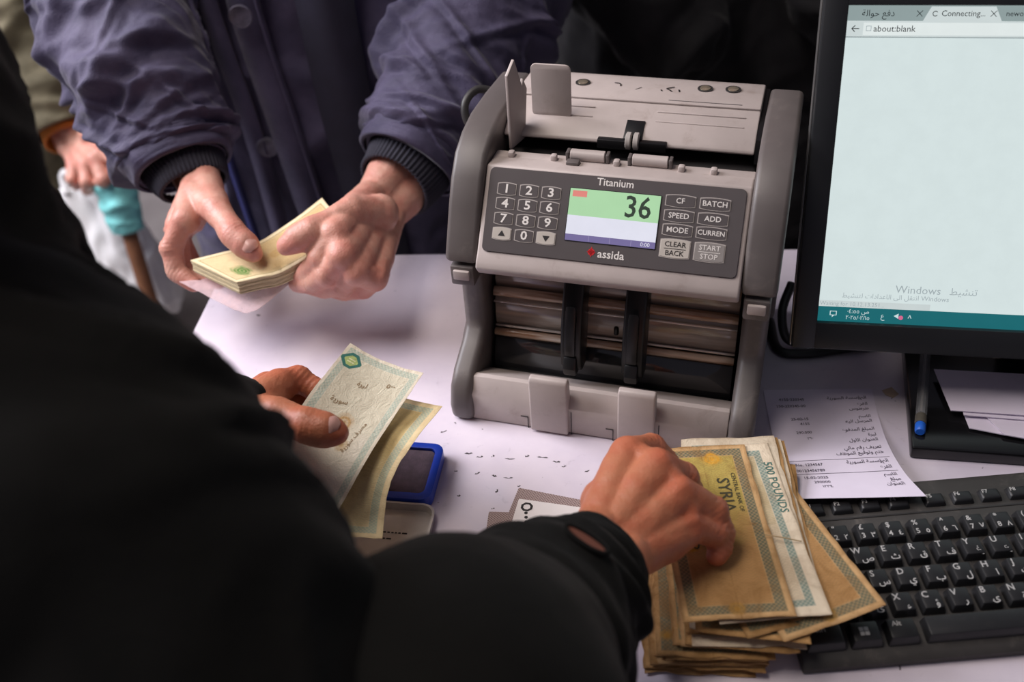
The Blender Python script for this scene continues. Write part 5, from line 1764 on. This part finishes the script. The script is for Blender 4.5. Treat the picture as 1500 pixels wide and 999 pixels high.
for dx in (-1, 1):
    o = tube('handle', [(b0[0] - 0.018 + dx * 0.03, b0[1], zt - 0.01), (b0[0] - 0.022 + dx * 0.022, b0[1] + 0.004, zt + 0.025), np.array(py(140, 262, 1.38)) + (dx * 0.006, 0, 0)], [0.010, 0.007, 0.005], m_bag, bag, nv=10)
    o.matrix_parent_inverse = Matrix.Translation(-Vector(bag.location))

# ============ the clerk in black, close to the camera
clerk = empty('person', (-0.55, 0.24, -0.75), 0, 'person in a black coat in the foreground reaching to the banknote pile', 'person')
m_skin_b = skin_material('skin_warm', (188, 120, 88), (180, 88, 60), (118, 62, 42))
m_coat = cloth_material('black_coat', (8, 8, 7), (14, 13, 11), 0.9, bstr=0.3, sheen=0.03)
ZP = ZT + 0.008
# right hand pressing on the pile
cr = dict(wrist=J(893, 800, 0.086), fore=J(820, 880, 0.092),
          mcps=[J(922, 662, 0.094), J(965, 680, 0.098), J(998, 720, 0.091), J(1012, 770, 0.078)],
          fingers=[[J(954, 658, 0.074), J(975, 675, 0.060), J(984, 692, 0.052)],
                   [J(1000, 700, 0.076), J(1014, 726, 0.060), J(1018, 746, 0.052)],
                   [J(1044, 750, 0.070), J(1058, 780, 0.058), J(1054, 800, 0.051)],
                   [J(1046, 782, 0.062), J(1056, 800, 0.053), J(1050, 814, 0.050)]],
          thumb=[J(890, 738, 0.080), J(920, 700, 0.066), J(965, 690, 0.055), J(995, 708, 0.050)])
CR = hand_geo(**cr, dorsal=(-0.1, -0.3, 0.95), fat=1.12, rf=0.0100, rt=0.0118)
# left hand holding the two notes
cl = dict(wrist=J(352, 610, 0.092), fore=J(290, 650, 0.085),
          mcps=[J(405, 560, 0.098), J(388, 565, 0.082), J(385, 585, 0.068), J(388, 605, 0.056)],
          fingers=[[J(438, 556, 0.092), J(462, 570, 0.086), J(490, 588, 0.082)],
                   [J(432, 575, 0.072), J(460, 590, 0.070), J(490, 605, 0.068)],
                   [J(430, 600, 0.058), J(458, 612, 0.058), J(485, 625, 0.056)],
                   [J(425, 625, 0.050), J(450, 635, 0.050), J(472, 645, 0.048)]],
          thumb=[J(372, 612, 0.102), J(408, 610, 0.110), J(452, 624, 0.114), J(492, 634, 0.110)])
CLh = hand_geo(**cl, dorsal=(-0.5, 0.5, 0.5), fat=1.1, rf=0.0096, rt=0.0122)
RS, LS = pd(108, 785, 0.42), pd(-262, 158, 0.52)
RE, LE = np.array([-0.100, 0.180, 0.130]), np.array([-0.37, 0.47, 0.075])
LS2 = pd(-112, 558, 0.50)
hd, nk, fc = np.array([-0.30, 0.40, 0.54]), np.array([-0.32, 0.35, 0.40]), (0.7, 0.5, -0.6)
core = chain([RS, RE, cr['fore']], [0.05, 0.04, 0.026]) + chain([LS, LE, cl['fore']], [0.05, 0.036, 0.024]) + [(RS, 0.05, LS2, 0.05), (LS2, 0.05, LS, 0.05), ((-0.3, 0.33, 0.22), 0.09, (-0.52, 0.26, -0.1), 0.1)] + head_caps(nk, hd, fc)
body = skin_object([CR, CLh, blob(core, 0.008, 4)], m_skin_b, clerk)
link('hair', mesh('hair', *blob(hair_caps(hd, nk, fc), 0.008, 4), True), m_hair, clerk)
nail(cl['thumb'][3], cl['thumb'][2], (0.1, -0.15, 1.0), m_nail, body, 0.0080, 0.0125)
coat = cloth_blob('coat', [(RS, 0.100, LS2, 0.095), (LS, 0.097, LS2, 0.095), ((-0.29, 0.32, 0.22), 0.125, (-0.46, 0.27, 0.10), 0.10), ((-0.46, 0.27, 0.10), 0.10, (-0.56, 0.25, -0.12), 0.14), ((-0.56, 0.25, -0.12), 0.14, (-0.57, 0.24, -0.42), 0.15),
                           (RS, 0.100, RE, 0.088), (LS2, 0.090, LE, 0.060), (LE, 0.060, J(330, 622, 0.088), 0.042), (nk, 0.062, (-0.31, 0.34, 0.34), 0.085)],
                  0.006, m_coat, clerk, 8, 0.007, (9, 9, 5), 6.0)
sv_ = shell_tube('sleeve', [RE, (-0.048, 0.245, 0.150), J(732, 960, 0.112), J(818, 884, 0.093), J(860, 840, 0.085), J(886, 812, 0.083)], [0.088, 0.092, 0.063, 0.048, 0.037, 0.0315], m_coat, coat, 130, 130,
                 fold_field(44, 30, 0.7, (0.003, 0.007), (0.02, 0.05), (0.5, 1.2), 0.1, 0.85), 0.003)
world_child(sv_, coat)
# buttonhole tab near the cuff
from mathutils.bvhtree import BVHTree
bv = BVHTree.FromPolygons([v.co for v in sv_.data.vertices], [p.vertices for p in sv_.data.polygons])
hit, nz_, _, dep = bv.ray_cast(Vector(_C), Vector(pd(858, 792, 1.0) - _C).normalized())
nx_ = Vector(pd(888, 808, 0.5) - pd(838, 757, 0.5))
if nz_.dot(Vector(_C) - hit) < 0:
    nz_ = -nz_
nx_ = (nx_ - nz_ * nx_.dot(nz_)).normalized()
ny_ = nz_.cross(nx_)
Mt = Matrix(((nx_.x, ny_.x, nz_.x, 0), (nx_.y, ny_.y, nz_.y, 0), (nx_.z, ny_.z, nz_.z, 0), (0, 0, 0, 1)))
Mt.translation = hit + nz_ * 0.0012
ov = [(0.0135 * math.cos(a), 0.0045 * math.sin(a), 0) for a in np.linspace(0, 2 * math.pi, 21)]
V, f = tube_arrays(np.array(ov), np.full(21, 0.0016), 8, cap=False)
tb = world_child(link('buttonhole', mesh('buttonhole', V, f, True), m_coat, coat), coat)
tb.matrix_basis = Mt
tb2 = world_child(link('buttonhole_gap', prism_mesh('buttonhole_gap', [(0.0125 * math.cos(a), 0.0026 * math.sin(a)) for a in np.linspace(0, 2 * math.pi, 24, endpoint=False)], -0.001, 0.0004, axis='z'), mat('shaded_skin', (112, 66, 52), 0.8), coat), coat)  # skin seen through the slit, its shade painted into the colour
tb2.matrix_basis = Mt
trousers(clerk, (-0.56, 0.24, -0.38), [(-0.64, 0.24, -0.75), (-0.47, 0.24, -0.75)], m_trouser, m_shoe)
for o in clerk.children:
    adopt(o)
